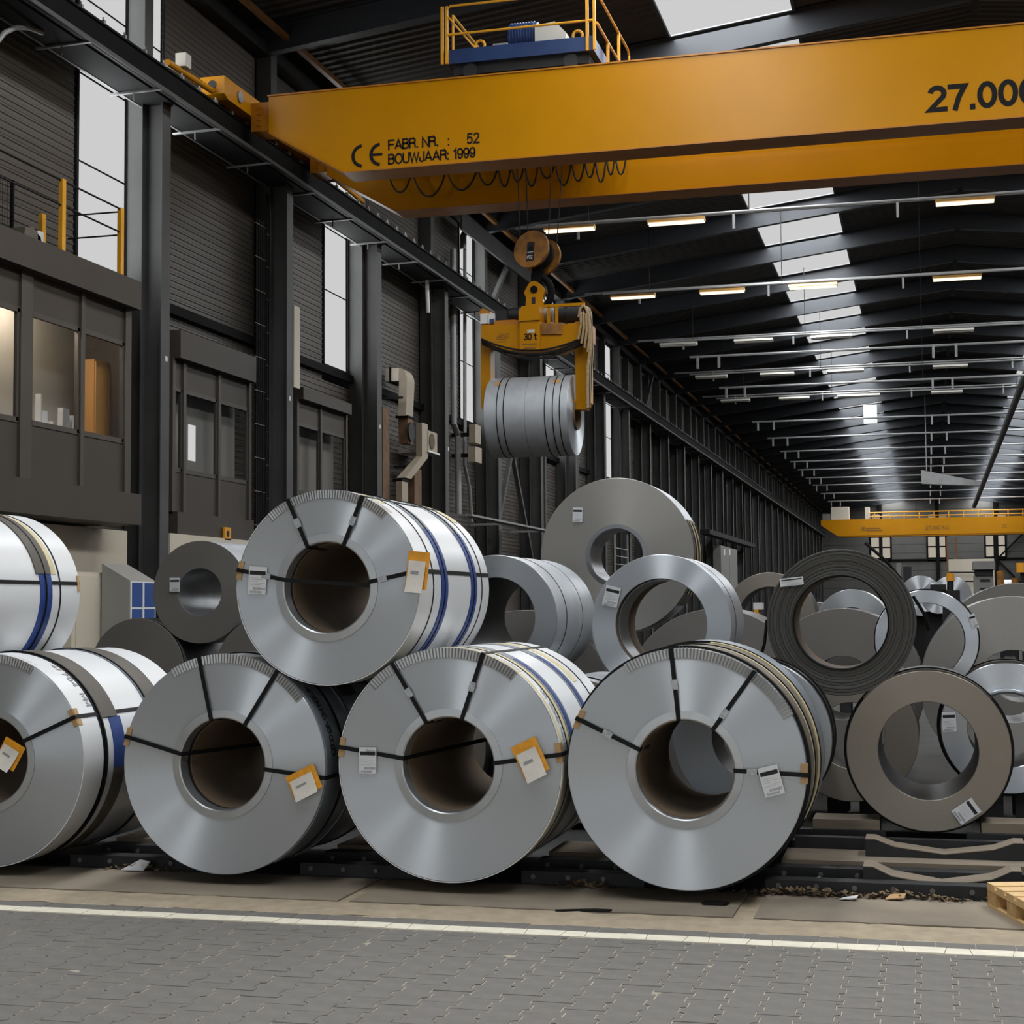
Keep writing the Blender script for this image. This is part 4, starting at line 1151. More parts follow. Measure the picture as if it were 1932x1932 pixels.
# right-hand group
Y4 = 13.5
g_ = px_coil('shiny thin ring coil leaning behind the dark ring coil, small label on its right rim', 1748, 1208, 95, Y4, 0.35, 0.74, 'face_shiny', 'barrel_dark', 'bore_dark')
g_.label(0.375, 0.155, 0.055, 0.12, 18); g_.band(0.05, 0.03)
i_ = px_coil('shiny coil at the right edge behind the dull grey coil, loose wire in its bore', 1902, 1374, 123, Y4, 0.9, 0.60, 'face_shiny', 'barrel_dark', 'bore_dark')
i_.label(-0.46, 0.05, 0.11, 0.16, 2); i_.wrap(0.03, 0.1, 'rubber_mat', 'dark_band', 0.02, 50, 140); i_.band(0.14, 0.03, t=0.03)
lw = MB().tube([i_.pt(i_.r*0.96, a, -0.03+0.03*math.sin(a/20)) for a in range(20, 165, 12)], 0.02, 8); i_.put(lw, 'loose_wire', 'barrel_steel')
lx = px_coil('dull coil seen through the bore of the dull grey coil at lower right', 1606, 1388, 124, Y4, 0.9, 0.5, 'face_grey', 'barrel_dark', 'bore_dark')
h_ = px_coil('huge plain grey coil at the right edge of the picture, middle distance', 1912, 1295, 170, 15.6, 1.0, 0.40, 'face_warm', 'barrel_dark', 'bore_steel')
j_ = px_coil('big dull coil seen through the bore of the dark ring coil', 1590, 1298, 150, 16.0, 1.0, 0.40, 'face_dull', 'barrel_dark', 'bore_dark')
h2 = px_coil('dark coil topping the huge grey coil at the right edge, farther back', 1925, 1260, 160, 19.0, 1.0, 0.4, 'face_dull', 'barrel_dark', 'bore_dark')
kk = px_coil('grey ring coil peeping out left of the dark ring coil', 1452, 1166, 86, 17.4, 0.6, 0.68, 'face_grey', 'barrel_dark', 'bore_dark')
kx = P(1452, 1166, Y=17.4)
for s_ in (-1, 1):
    Coil('low dull coil under the %s side of the peeping grey ring coil' % ('left' if s_ < 0 else 'right'), (kx.x+0.66*s_, 17.4, 0.64), 0.9, 1.26, 0.6, 'face_dull', 'barrel_dark', 'bore_dark', 48, G2)
wc = px_coil('white wrapped coil far back, seen through the bore of the dark ring coil', 1608, 1180, 68, 24.0, 1.3, 0.5, 'face_plain', 'wrap_white', 'bore_dark')
wd = px_coil('dark coil beside the far white wrapped coil, seen through the dark ring', 1538, 1176, 40, 25.5, 1.0, 0.5, 'face_dull', 'barrel_dark', 'bore_dark')
# far silvery rolls in front of the end wall machinery
for i, (px_, py_, rp_, yy) in enumerate(((1737, 1124, 38, 40.0), (1795, 1124, 37, 42.0), (1770, 1128, 30, 38.0))):
    q = px_coil(['pale far roll left of the orange lamp machine', 'pale far roll right of the orange lamp machine', 'small pale far roll below the orange lamp machine'][i], px_, py_, rp_, yy, 1.3, 0.3, 'face_bright', 'barrel_zinc', 'bore_dark', n=48)
    q.band(0.3, 0.03); box('roll_stand', 'steel_dark', (q.c.x-0.3, q.c.x+0.3, yy+0.2, yy+1.1, 0, q.c.z-q.R+0.05), q.root)
# left back stack by the wall
YL = 18.2
a_ = px_coil('matt dark grey coil with bright bore and small label, by the left wall', 377, 1117, 97, YL, 1.3, 0.46, 'face_dull', 'barrel_zinc', 'bore_steel')
a_.label(-0.335, 0.095, 0.14, 0.18, 0)
n1 = px_coil('dark coil by the left wall whose top shows above the white wrapped coil', 258, 1264, 97, YL, 1.3, 0.28, 'face_dull', 'barrel_dark', 'bore_dark'); n1.wrap(0.05, 0.09, 'seal_steel', 'steel_band', 0.006)
n2 = px_coil('dark coil by the left wall mostly hidden behind the white top coil', 496, 1264, 97, YL, 1.3, 0.28, 'face_dull', 'barrel_dark', 'bore_dark'); n2.wrap(0.05, 0.09, 'seal_steel', 'steel_band', 0.006)
# the coil hanging in the tongs, axis across the hall
hg = Coil('silvery coil hanging in the yellow tongs below the crane', (SCX0, 26.5, SCZ), SCX1-SCX0, 2*SCR, 2*r_in, 'face_bright', 'barrel_zinc', 'bore_steel', 80, 'hanging load', rz=R(-90))
for y in (0.22, 0.34, 1.06, 1.2, 1.32): hg.band(y, 0.016, t=0.006)
hg.wrap(0.72, 0.724, 'band_grey', 'sheet_seam', 0.003)
for y in (0.13, 1.16): hg.wrap(y, y+0.13, 'cardboard', 'cardboard_pad', 0.004, 46, 56, 72)
hg.sleeve(0.05, 1.5, 'cardboard_core'); 
# ================================================================== COIL RACK
rk = thing('coil_rack', 'black steel floor rack with bolted beams under the coils', 'rack', (-2.0, 10.5, 0.0))
cs = [-7.7, -6.157, -4.442, -2.914, -1.433]
segs = [(cs[i]+0.34, cs[i+1]-0.34) for i in range(4)]+[(-1.433+0.42, 3.2)]
def bolts(par, x0, x1, y, z, step=0.23):
    x = x0+0.08
    while x < x1-0.04:
        MB().cyl((x, y-0.012, z), (x, y+0.002, z), 0.016, 8).build('bolt', 'rack_bolt', par); x += step
for i, (a, b) in enumerate(segs):
    bm1 = box('rack_beam', 'rack_black', (a, b, 9.98, 10.12, 0, 0.085), rk); bolts(bm1, a, min(b, 1.2), 9.98, 0.05)
    bm2 = box('rack_beam', 'rack_black', (a+0.02, b, 10.38, 10.52, 0, 0.10), rk); bolts(bm2, a, min(b, 1.2), 10.38, 0.06)
    box('rack_timber', 'rack_timber', (a+0.05, b, 10.54, 11.04, 0, 0.125), rk)
x = -7.5
for y0, y1, h, m_ in ((11.06, 11.15, 0.20, 'rack_black'),):
    bm3 = box('rack_beam', m_, (-0.92, 3.2, y0, y1, 0, h), rk); bolts(bm3, -0.9, 1.4, y0, 0.1)
for y0, h in ((11.55, 0.20), (12.15, 0.20)):
    box('rack_beam', 'rack_black', (-2.0, 3.0, y0, y0+0.14, 0, 0.10), rk)
ft = P(1751, 1417, Y=Y2)
for x0, x1 in ((-0.82, -0.36), (0.32, 0.75), (0.85, 1.6)):
    box('rack_timber', 'rack_timber', (x0, x1, 11.42, 11.75, 0.10, 0.275), rk)
    o = box('rack_beam', 'rack_black', (x0-0.1, x1+0.04, 11.36, 11.42, 0.02, 0.21), rk); bolts(o, x0, x1, 11.36, 0.15, 0.2)
box('shade_plate', 'rack_black', (-8.5, 3.2, 9.96, 12.3, -0.02, 0.006), rk)  # black sheet added for the deep shade on the floor under the coils
# curved saddle blocks of the rack
def saddle(name, xa, xb, y0, y1, z0, zt, dip, label):
    n = 16; top = []
    w_ = xb-xa
    for i in range(n+1):
        t = i/n; u = abs(2*t-1)
        if u > 0.84: zz = zt
        elif u > 0.68: zz = zt-(0.84-u)/0.16*dip*0.5
        else: zz = zt-dip*0.5-(0.68-u)/0.68*dip*0.5
        top.append((xa+w_*t, zz))
    o = MB().prism([(xa, z0)]+top+[(xb, z0)], 'Y', y0, y1)
    t = thing('coil_saddle', label, 'saddle', ((xa+xb)/2, y0, z0), 'curved coil saddles')
    o.build('saddle_block', 'rack_black', t, smooth=0)
    m2 = MB()
    for i in range(n):
        (ax_, az), (bx_, bz) = top[i], top[i+1]
        m2.add([(ax_, y0-0.002, az+0.001), (bx_, y0-0.002, bz+0.001), (bx_, y1+0.002, bz+0.001), (ax_, y1+0.002, az+0.001), (ax_, y0-0.002, az+0.006), (bx_, y0-0.002, bz+0.006), (bx_, y1+0.002, bz+0.006), (ax_, y1+0.002, az+0.006)],
               [(0, 1, 5, 4), (4, 5, 6, 7), (3, 7, 6, 2), (0, 3, 2, 1)])
    m2.build('rubber_top', 'rack_timber', t, smooth=0)
    return t
a = P(1630, 1675, Y=10.2); b = P(1928, 1680, Y=10.2)
saddle('s', a.x, b.x, 10.13, 10.37, 0.0, 0.155, 0.10, 'front black curved saddle with worn pale top in the rack')
a = P(1634, 1640, Y=10.8)
saddle('s', a.x, a.x+1.0, 10.76, 10.98, 0.126, 0.235, 0.085, 'rear black curved saddle behind the front one in the rack')
# low stands carrying the rear stacks
def stand(x0, x1, y0, y1, z1, lab):
    t = thing('coil_stand', lab, 'stand', ((x0+x1)/2, (y0+y1)/2, 0), 'low coil stands')
    for yy in (y0, y1):
        box('stand_beam', 'rack_black', (x0, x1, yy, yy+0.14, 0, z1), t)
    return t
for q, lab in ((n1, 'black stand under the dark coils by the left wall'),):
    stand(n1.c.x-0.8, n2.c.x+0.8, YL+0.2, YL+0.9, max(0.02, n1.c.z-n1.R), lab)
for q, lab in ((f_, 'f'), (cc_, 'c'), (j_, 'j'), (h_, 'h'), (i_, 'i'), (lx, 'l'), (h2, 'h2'), (wc, 'wc'), (wd, 'wd')):
    zb_ = q.c.z-q.R
    if zb_ > 0.06 and q not in (f_,):
        for yy in (q.c.y+0.1, q.c.y+0.6):
            for s_ in (-1, 1):
                dx = 0.24*q.R; box('chock', 'rack_black', (q.c.x+s_*dx-0.08, q.c.x+s_*dx+0.08, yy, yy+0.12, 0, zb_+q.R-math.sqrt(q.R**2-dx**2)), q.root)
# litter swept against the rack, torn film, scraps
mb = MB()
def flake(x, y, z, s_):
    a_ = random.uniform(0, PI); t_ = random.uniform(-0.5, 0.5)
    u_ = Vector((math.cos(a_), math.sin(a_), t_))*s_; v_ = Vector((-math.sin(a_)*0.6, math.cos(a_)*0.6, random.uniform(-0.3, 0.6)))*s_
    p_ = Vector((x, y, z)); mb.add([p_-u_-v_*0.5, p_+u_-v_, p_+u_*0.7+v_, p_-u_*0.8+v_], [(0, 1, 2, 3)])
heaps = [(-0.75, 0.55, 330), (-5.25, 0.3, 110), (-2.15, 0.25, 130), (-0.2, 0.5, 170), (0.5, 0.4, 60)]
for hx, hw, n in heaps:
    for i in range(n):
        x = random.gauss(hx, hw*0.45); y = 9.94-abs(random.gauss(0, 0.035)); flake(x, y, 0.008+random.random()*0.05*max(0, 1-abs(x-hx)/hw), random.uniform(0.006, 0.02))
tag(mb.build('leaf_litter', 'leaf_litter', smooth=0, fix=False), 'brown litter of dry leaves and scraps swept against the rack', 'litter', kind='stuff')
def scrap(name, m_, px_, py_, pts, h, label, cat):
    c = P(px_, py_, Z=0.012); n = len(pts)
    vs = [(c.x+x, c.y+y, 0.012+z) for x, y, z in pts]+[(c.x+x, c.y+y, 0.012+z+h) for x, y, z in pts]
    o = MB().add(vs, [tuple(range(n)), tuple(range(2*n-1, n-1, -1))]+[(i, (i+1) % n, n+(i+1) % n, n+i) for i in range(n)]).build(name, m_, smooth=0)
    tag(o, label, cat)
scrap('rubber_strip', 'strap_black', 1105, 1719, [(-0.17, -0.05, 0), (0.0, -0.035, 0), (0.13, 0.0, 0), (0.15, 0.03, 0), (0.05, 0.03, 0), (-0.1, -0.02, 0)], 0.012, 'dark curved rubber strip lying on the concrete before the coils', 'strip')
scrap('rubber_scrap', 'strap_black', 1347, 1706, [(-0.07, -0.02, 0), (0.07, -0.01, 0), (0.09, 0.03, 0), (-0.06, 0.04, 0)], 0.012, 'small black rubber scrap under the right end coil', 'scrap')
scrap('paper_scrap', 'paper', 1600, 1697, [(-0.05, -0.02, 0), (0.05, -0.025, 0.01), (0.06, 0.02, 0.02), (-0.03, 0.03, 0.0)], 0.006, 'white crumpled paper scrap in the leaf litter', 'scrap')
scrap('cardboard_scrap', 'cardboard', 1690, 1697, [(-0.06, -0.02, 0), (0.05, -0.025, 0.01), (0.06, 0.02, 0.03), (-0.03, 0.03, 0.02)], 0.006, 'small orange-brown scrap beside the white paper scrap', 'scrap')
scrap('film_scrap', 'plastic_film', 258, 1642, [(-0.10, -0.03, 0), (0.06, -0.02, 0.0), (0.08, 0.04, 0.05), (0.0, 0.05, 0.06), (-0.06, 0.02, 0.02)], 0.006, 'torn pale film on the ground between the two left coils', 'scrap')
fm = MB()
c = P(1500, 1655, Y=10.2)
for i in range(9):
    x = c.x-0.12+0.035*i; fm.add([(x, 10.2, 0.0), (x+0.06, 10.22, 0.01), (x+0.05+random.uniform(-.02, .02), 10.26, 0.02+random.random()*0.05), (x-0.01, 10.24, 0.01+random.random()*0.05)], [(0, 1, 2, 3)])
tag(fm.build('crumpled_film', 'plastic_film', smooth=0), 'crumpled clear film stuffed between the rack beams', 'film')

# ================================================================== PALLET
pc = P(1862, 1664, Z=0.145)
pl = thing('wooden_pallet', 'new wooden pallet cut off by the right edge beside the rack', 'pallet', (pc.x, pc.y, 0))
x0, yb = pc.x, pc.y                                  # far-left top corner
for j in range(5):
    y1 = yb-0.165*j; box('deck_board', 'pallet_wood', (x0, x0+0.8, y1-0.125, y1, 0.122, 0.144), pl)
for k in range(3):
    box('stringer_board', 'pallet_wood', (x0+0.335*k, x0+0.335*k+0.13, yb-0.8, yb, 0.10, 0.122), pl)
    for j in range(3):
        box('block', 'pallet_block', (x0+0.335*k+0.002, x0+0.335*k+0.13, yb-0.145-0.3275*j, yb-0.3275*j-0.002, 0.022, 0.10), pl)
    box('runner_board', 'pallet_wood', (x0+0.335*k, x0+0.335*k+0.13, yb-0.8, yb, 0.0, 0.022), pl)
pl.rotation_euler = (0, 0, R(16.5))

# ================================================================== OFFICE UNITS ON THE LEFT WALL
XO = -11.25; XFA = -11.10
yR = P(267, 560, X=XFA).y; yL = P(-260, 460, X=XFA).y
o1 = thing('site_office', 'brown raised office cabin with three windows between the wall columns', 'office', (XO, yL, P(264, 991, X=XFA).z))
zA, zB = P(268, 533, X=XFA).z, P(266, 585, X=XFA).z
zC, zD = P(264, 933, X=XFA).z, P(264, 991, X=XFA).z
box('top_fascia', 'office_paint', (XO-0.9, XFA, yL, yR, zB, zA), o1)
box('bottom_fascia', 'office_paint', (XO-0.9, XFA+0.02, yL, yR, zD, zC), o1)
yE = P(245, 700, X=XO).y
cols = [P(v, 700, X=XO).y for v in (-190, -95, 36, 58, 150, 157, 234)]
zt1, zs1 = P(62, 590, X=XO).z, P(62, 800, X=XO).z
def panel_bay(par, y0, y1, glass=True, X=XO, zt=zt1, zs=zs1, ztop=zB, zbot=zC, fm='office_frame', pm='office_paint', t=0.05, gm='office_glass'):
    box('upper_panel', pm, (X-0.04, X-0.012, y0, y1, zt, ztop), par)
    box('lower_panel', pm, (X-0.04, X-0.012, y0, y1, zbot, zs), par)
    if glass:
        wf = MB()
        wf.box(X-0.05, X+0.0, y0, y1, zt-t, zt+t*0.4).box(X-0.05, X+0.0, y0, y1, zs-t*0.4, zs+t)
        wf.box(X-0.05, X+0.0, y0, y0+t, zs, zt).box(X-0.05, X+0.0, y1-t, y1, zs, zt)
        fr = wf.build('window_frame', fm, par, smooth=0)
        box('pane', gm, (X-0.03, X-0.024, y0+t, y1-t, zs+t, zt-t), fr)
    return par
panel_bay(o1, cols[0], cols[1]-0.02); panel_bay(o1, cols[1]+0.02, cols[2]); panel_bay(o1, cols[3], cols[4]); panel_bay(o1, cols[5], cols[6])
for y0, y1 in ((cols[2], cols[3]), (cols[6], yE), (cols[4], cols[5]), (cols[1]-0.02, cols[1]+0.02)):
    box('mullion', 'office_frame', (XO-0.06, XO+0.025, y0, y1, zC, zB), o1)
# inside of the office
box('inner_wall', 'office_inner', (XO-0.9, XO-0.87, yL, yE, zC, zB), o1)
box('inner_ceiling', 'office_inner', (XO-0.9, XO-0.05, yL, yE, zB-0.03, zB), o1)
box('inner_floor', 'office_inner', (XO-0.9, XO-0.05, yL, yE, zC, zC+0.02), o1)
box('end_wall', 'office_paint', (XO-0.9, XO-0.05, yE-0.03, yE, zC, zB), o1)
ya = P(180, 700, X=XO-0.3).y; ybb = P(224, 700, X=XO-0.3).y
cab = thing('wooden_cupboard', 'light wooden cupboard behind the right window of the raised office', 'cupboard', (XO-0.5, (ya+ybb)/2, zC+0.02))
ztc = P(190, 680, X=XO-0.3).z
box('carcass', 'wood_cabinet', (XO-0.56, XO-0.32, ya, ybb, zC+0.02, ztc), cab)
box('cupboard_door', 'wood_cabinet', (XO-0.319, XO-0.30, ya+0.02, (ya+ybb)/2-0.01, zC+0.05, ztc-0.03), cab)
box('cupboard_door', 'wood_cabinet', (XO-0.319, XO-0.30, (ya+ybb)/2+0.01, ybb-0.02, zC+0.05, ztc-0.03), cab)
dk = thing('office_desk', 'grey desk just behind the middle window of the raised office', 'desk', (XO-0.4, cols[3], zC+0.02))
box('desk_top', 'office_inner', (XO-0.7, XO-0.12, max(17.62, cols[2]-1.0), ya-0.1, zs1+0.04, zs1+0.07), dk)
for yy in (max(17.66, cols[2]-0.9), ya-0.3):
    box('desk_leg', 'steel_dark', (XO-0.5, XO-0.45, yy, yy+0.05, zC+0.02, zs1+0.04), dk)
zd = zs1+0.07
for i, (px_, w_, h_2, m_, nm, lab, ct) in enumerate(((72, 0.03, 0.42, 'white_paint', 'desk_lamp', 'thin white lamp stem on the office desk', 'lamp'), (80, 0.14, 0.2, 'white_paint', 'paper_tray', 'small white box on the office desk', 'box'), (96, 0.06, 0.06, 'paper', 'white_cup', 'white cup on the office desk', 'cup'), (120, 0.2, 0.3, 'plastic_film', 'clear_folder', 'clear plastic folder stand on the office desk', 'folder'), (135, 0.1, 0.22, 'paper', 'paper_stack', 'upright stack of paper at the right end of the office desk', 'paper'))):
    y = P(px_, 790, X=XO-0.3).y
    mm = MB(); mm.prism([(y-w_/2, zd), (y+w_/2, zd), (y+w_/2.4, zd+h_2), (y-w_/2.4, zd+h_2)], 'X', XO-0.34, XO-0.26)
    if nm == 'white_cup':
        mm = MB(); mm.cyl((XO-0.3, y, zd), (XO-0.3, y, zd+0.08), 0.03, 14, 0.035)
    if nm == 'desk_lamp':
        mm.box(XO-0.34, XO-0.24, y-0.08, y+0.02, zd, zd+0.015)
    tag(mm.build(nm, m_, smooth=0), lab, ct)
for px_, wh in ((-120, 'leftmost'), (10, 'middle'), (66, 'rightmost')):
    yy = P(px_, 620, X=XO-0.35).y
    t_ = thing('office_lamp', wh+' fluorescent ceiling lamp inside the raised office cabin', 'lamp', (XO-0.35, yy, zB-0.03), 'office ceiling lamps')
    box('lamp_tube', 'office_tube', (XO-0.45, XO-0.25, yy-0.3, yy+0.3, zB-0.06, zB-0.045), t_)
    box('lamp_case', 'lamp_body', (XO-0.47, XO-0.23, yy-0.32, yy+0.32, zB-0.045, zB-0.03), t_)
    l = bpy.data.lights.new('office_light', 'POINT'); l.energy = 45; l.color = (1, 0.86, 0.68); l.shadow_soft_size = 0.15
    lo_ = bpy.data.objects.new('office_light', l); COL.objects.link(lo_); lo_.parent = t_; lo_.location = (0, 0, -0.2)
tag(MB().tube([P(-10, 85, X=-11.6), P(8, 62, X=-11.6), P(30, 52, X=-11.6), P(52, 52, X=-11.6), P(80, 62, X=-11.6)], 0.035, 8).build('bent_cable', 'steel_light'), 'pale cable bending down at the top left corner', 'cable')
# railing and mesh on the cabin roof
rl = thing('roof_railing', 'railing with yellow posts and thin dark rails on the office cabin roof', 'railing', (XFA, yL, zA))
def rpost(px_, top_px, X):
    p_ = P(px_, top_px, X=X); MB().box(X-0.03, X+0.03, p_.y-0.045, p_.y+0.045, zA, p_.z).build('railing_post', 'yellow_paint', rl, smooth=0); return p_
XR = XFA-0.06
a = rpost(118, 338, XR); b = rpost(228, 393, XR); c = rpost(80, 404, XR-0.55)
for dz in (0, -0.34):
    MB().tube([(XR, yL, a.z-0.02+dz), (XR, b.y, a.z-0.02+dz)], 0.014, 6).build('railing_bar', 'steel_dark', rl)
    MB().tube([(XR, b.y, b.z-0.05+dz), (XR-0.85, b.y, b.z-0.05+dz)], 0.012, 6).build('railing_bar', 'steel_dark', rl)
ms = MB(); z0_, z1_ = zA, a.z-0.35
y = yL
while y < a.y-0.2:
    ms.box(XR-0.62, XR-0.616, y, y+0.004, z0_, z1_+0.3); y += 0.06
z = z0_
while z < z1_+0.3:
    ms.box(XR-0.622, XR-0.618, yL, a.y-0.2, z, z+0.004); z += 0.06
tag(ms.build('wire_mesh', 'steel_dark', rl, smooth=0), kind='stuff')
MB().box(XR-0.64, XR-0.6, a.y-0.24, a.y-0.2, zA, z1_+0.32).build('mesh_frame', 'steel_black', rl, smooth=0)
p_ = P(45, 437, X=XR-0.3)
q_ = MB().prism([(p_.y-0.18, zA), (p_.y+0.3, zA), (p_.y+0.25, zA+0.16), (p_.y+0.05, zA+0.26), (p_.y-0.12, zA+0.22)], 'X', XR-0.6, XR-0.2).build('sack', 'wrap_brown', smooth=0); tag(q_, 'grey-brown sack lying on the office cabin roof', 'sack')
p_ = P(77, 440, X=XR-0.2)
q_ = MB().box(XR-0.25, XR-0.2, p_.y-0.07, p_.y+0.07, zA, zA+0.24).build('notice_sheet', 'paper', smooth=0); tag(q_, 'white notice sheet standing on the office cabin roof', 'notice')

# recessed office fronts in the next two bays
XN = -11.85
def recessed(label, xl, xr, zf1, zf0, zt, zs, zbot, zsk, splits, base):
    y0, y1 = P(xl, 700, X=XN).y, P(xr, 700, X=XN).y
    t = thing('office_bay', label, 'office', (XN, y0, zsk), None)
    box('fascia', 'office_paint', (XN-0.1, XN+0.14, y0, y1, zf0, zf1), t)
    box('skirt', 'office_paint', (XN-0.1, XN+0.1, y0, y1, zsk, zbot), t)
    ys = [y0]+[P(v, 800, X=XN).y for v in splits]+[y1]
    for i in range(len(ys)-1):
        panel_bay(t, ys[i]+0.04, ys[i+1]-0.04, True, XN, zt, zs, zf0, zbot, gm='office_glass')
    for yy in ys:
        box('mullion', 'office_frame', (XN-0.06, XN+0.03, yy-0.05, yy+0.05, zbot, zf0), t)
    box('inner_wall', 'office_inner', (WALL_X+0.03, WALL_X+0.05, y0, y1, zbot, zf0), t)
    return t
zr = lambda x, y: P(x, y, X=XN).z
recessed('dark office front with three panes between the first two columns', 326, 470, zr(325, 622), zr(325, 675), zr(360, 740), zr(360, 893), zr(325, 965), zr(325, 1018), (346, 412), 0)
recessed('narrow dark office front between the second and third columns', 560, 652, zr(557, 730), zr(557, 752), zr(570, 800), zr(570, 930), zr(560, 985), zr(560, 1030), (604,), 0)
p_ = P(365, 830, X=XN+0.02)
q_ = MB().box(XN-0.02, XN+0.0, p_.y-0.12, p_.y+0.12, p_.z-0.35, p_.z+0.25).build('reflection_panel', 'daylight_pane', smooth=0); tag(q_, 'glowing panel standing in for a bright reflection in the dark office front', 'panel')  # emissive sheet stands for a reflection on the office front
# wall lining and furniture at floor level
for k, (xa, xb, yt, lab) in enumerate(((60, 240, 1002, 'cream lining panel under the raised office cabin'), (321, 470, 1020, 'cream lining panel under the recessed office front'))):
    a = P(xa, yt+8, X=-11.7); b = P(xb, yt, X=-11.7)
    q_ = MB().box(-11.75, -11.7, max(17.62, min(a.y, b.y)-(4 if k == 0 else 0)), max(a.y, b.y), 0, b.z).build('lining_panel', 'panel_cream', smooth=0); tag(q_, lab, 'panel')
a = P(165, 1090, X=-11.3); b = P(187, 1090, X=-11.3)
lk = thing('grey_locker', 'low cream locker standing left of the grey cabinet', 'locker', (-11.5, a.y, 0))
box('locker_body', 'panel_cream', (-11.68, -11.25, a.y-0.5, b.y, 0, P(175, 1080, X=-11.3).z), lk)
zz_ = P(175, 1080, X=-11.25).z
for z0_, z1_ in ((0.1, zz_*0.48), (zz_*0.52, zz_-0.05)):
    box('locker_door', 'panel_cream', (-11.25, -11.235, a.y-0.4, b.y-0.03, z0_, z1_), lk)
# sloped cabinet with blue poster
def wedge(px_l, px_e, px_r, Yf):
    """corner seen at pixel px_e on the plane Y=Yf: returns x left, x edge, y back"""
    xe = P(px_e, 1100, Y=Yf).x
    return P(px_l, 1100, Y=Yf).x, xe, P(px_r, 1100, X=xe).y
YC = 20.0
xA, xB, yBk = wedge(192, 245, 293, YC)
zh = P(194, 1063, Y=YC).z; zl_ = P(245, 1095, Y=YC).z
cb = thing('sloped_cabinet', 'grey cabinet with sloping top and four blue poster squares', 'cabinet', ((xA+xB)/2, YC, 0))
box('cabinet_body', 'cabinet_grey', (xA, xB, YC, yBk, 0, zl_), cb)
MB().add([(xA, YC, zl_), (xB, YC, zl_), (xB, yBk, zl_), (xA, yBk, zl_), (xA, YC, zh), (xA, yBk, zh)],
         [(0, 1, 2, 3), (0, 4, 1), (3, 2, 5), (0, 3, 5, 4), (1, 4, 5, 2)]).build('sloping_top', 'cabinet_grey', cb, smooth=0)
pst = box('poster', 'white_paint', (xB, xB+0.012, YC+0.01, yBk-0.01, 0.3, zl_-0.01), cb)
wq = (yBk-YC-0.02)/2
for i in range(2):
    for z0_, z1_ in ((zl_-0.37, zl_-0.03), (zl_-0.74, zl_-0.40)):
        box('poster_square', 'poster_blue', (xB+0.012, xB+0.016, YC+0.01+wq*i+0.03, YC+0.01+wq*(i+1)-0.03, z0_, z1_), pst)
# yellow sign
p_ = P(430, 1007, X=-11.7)
sg = thing('wall_sign', 'small yellow sign with dark symbol on the office skirt', 'sign', (-11.7, p_.y, p_.z))
box('sign_plate', 'sign_yellow', (-11.74, -11.70, p_.y-0.13, p_.y+0.13, p_.z-0.11, p_.z+0.11), sg)
MB().cyl((-11.70, p_.y, p_.z), (-11.695, p_.y, p_.z), 0.055, 12).build('sign_symbol', 'crane_black', sg)

# ================================================================== PIPES, DUCTS, BOXES ON THE WALL
def tagm(mb, name, m_, label, cat, group=None, smooth=35):
    o = mb.build(name, m_, smooth=smooth); return tag(o, label, cat, group)
# bundle of conduits between first and second column
cb_ = thing('conduit_bundle', 'bundle of thin vertical conduits with clamps in the dark bay before the second column', 'conduits', (-11.83, P(495, 700, X=-11.83).y, 2.0))
for i in range(9):
    px_ = 484+i*4.0+(4 if i > 3 else 0); y = P(px_, 700, X=-11.83).y
    MB().tube([(-11.83, y, 2.2), (-11.83, y, 9.6 if i > 3 else 9.0)], 0.016, 6).build('conduit', 'steel_dark', cb_)
y0_, y1_ = P(481, 700, X=-11.82).y, P(524, 700, X=-11.82).y
for z in [2.6+0.62*i for i in range(11)]:
    box('conduit_clamp', 'steel_light', (-11.825, -11.81, (y0_+y1_)/2+0.0, y1_, z, z+0.012), cb_); box('conduit_clamp', 'steel_light', (-11.825, -11.81, y0_, (y0_+y1_)/2-0.08, z+0.1, z+0.112), cb_)
def boxpx(name, m_, x0, x1, y0, y1, X, dp, label, cat, group=None):
    a = P(x0, y0, X=X); b = P(x1, y1, X=X); c2 = P((x0+x1)/2, y0, X=X).z; d2 = P((x0+x1)/2, y1, X=X).z
    return tagm(MB().box(X-dp, X, a.y, b.y, d2, c2), name, m_, label, cat, group, 0)
boxpx('cable_trunking', 'panel_cream', 555, 566, 578, 732, -11.42, 0.06, 'pale vertical trunking fixed beside the second column', 'trunking')
for i, (x, y) in enumerate(((314, 677), (547, 752), (717, 805), (846, 847))):
    p_ = P(x, y, X=CX+0.004)
    tagm(MB().box(CX, CX+0.006, p_.y-0.035, p_.y+0.035, p_.z-0.04, p_.z+0.04), 'column_tag', 'white_paint', 'small white number tag on the %s crane column' % ('first', 'second', 'third', 'fourth')[i], 'tag', None, 0)
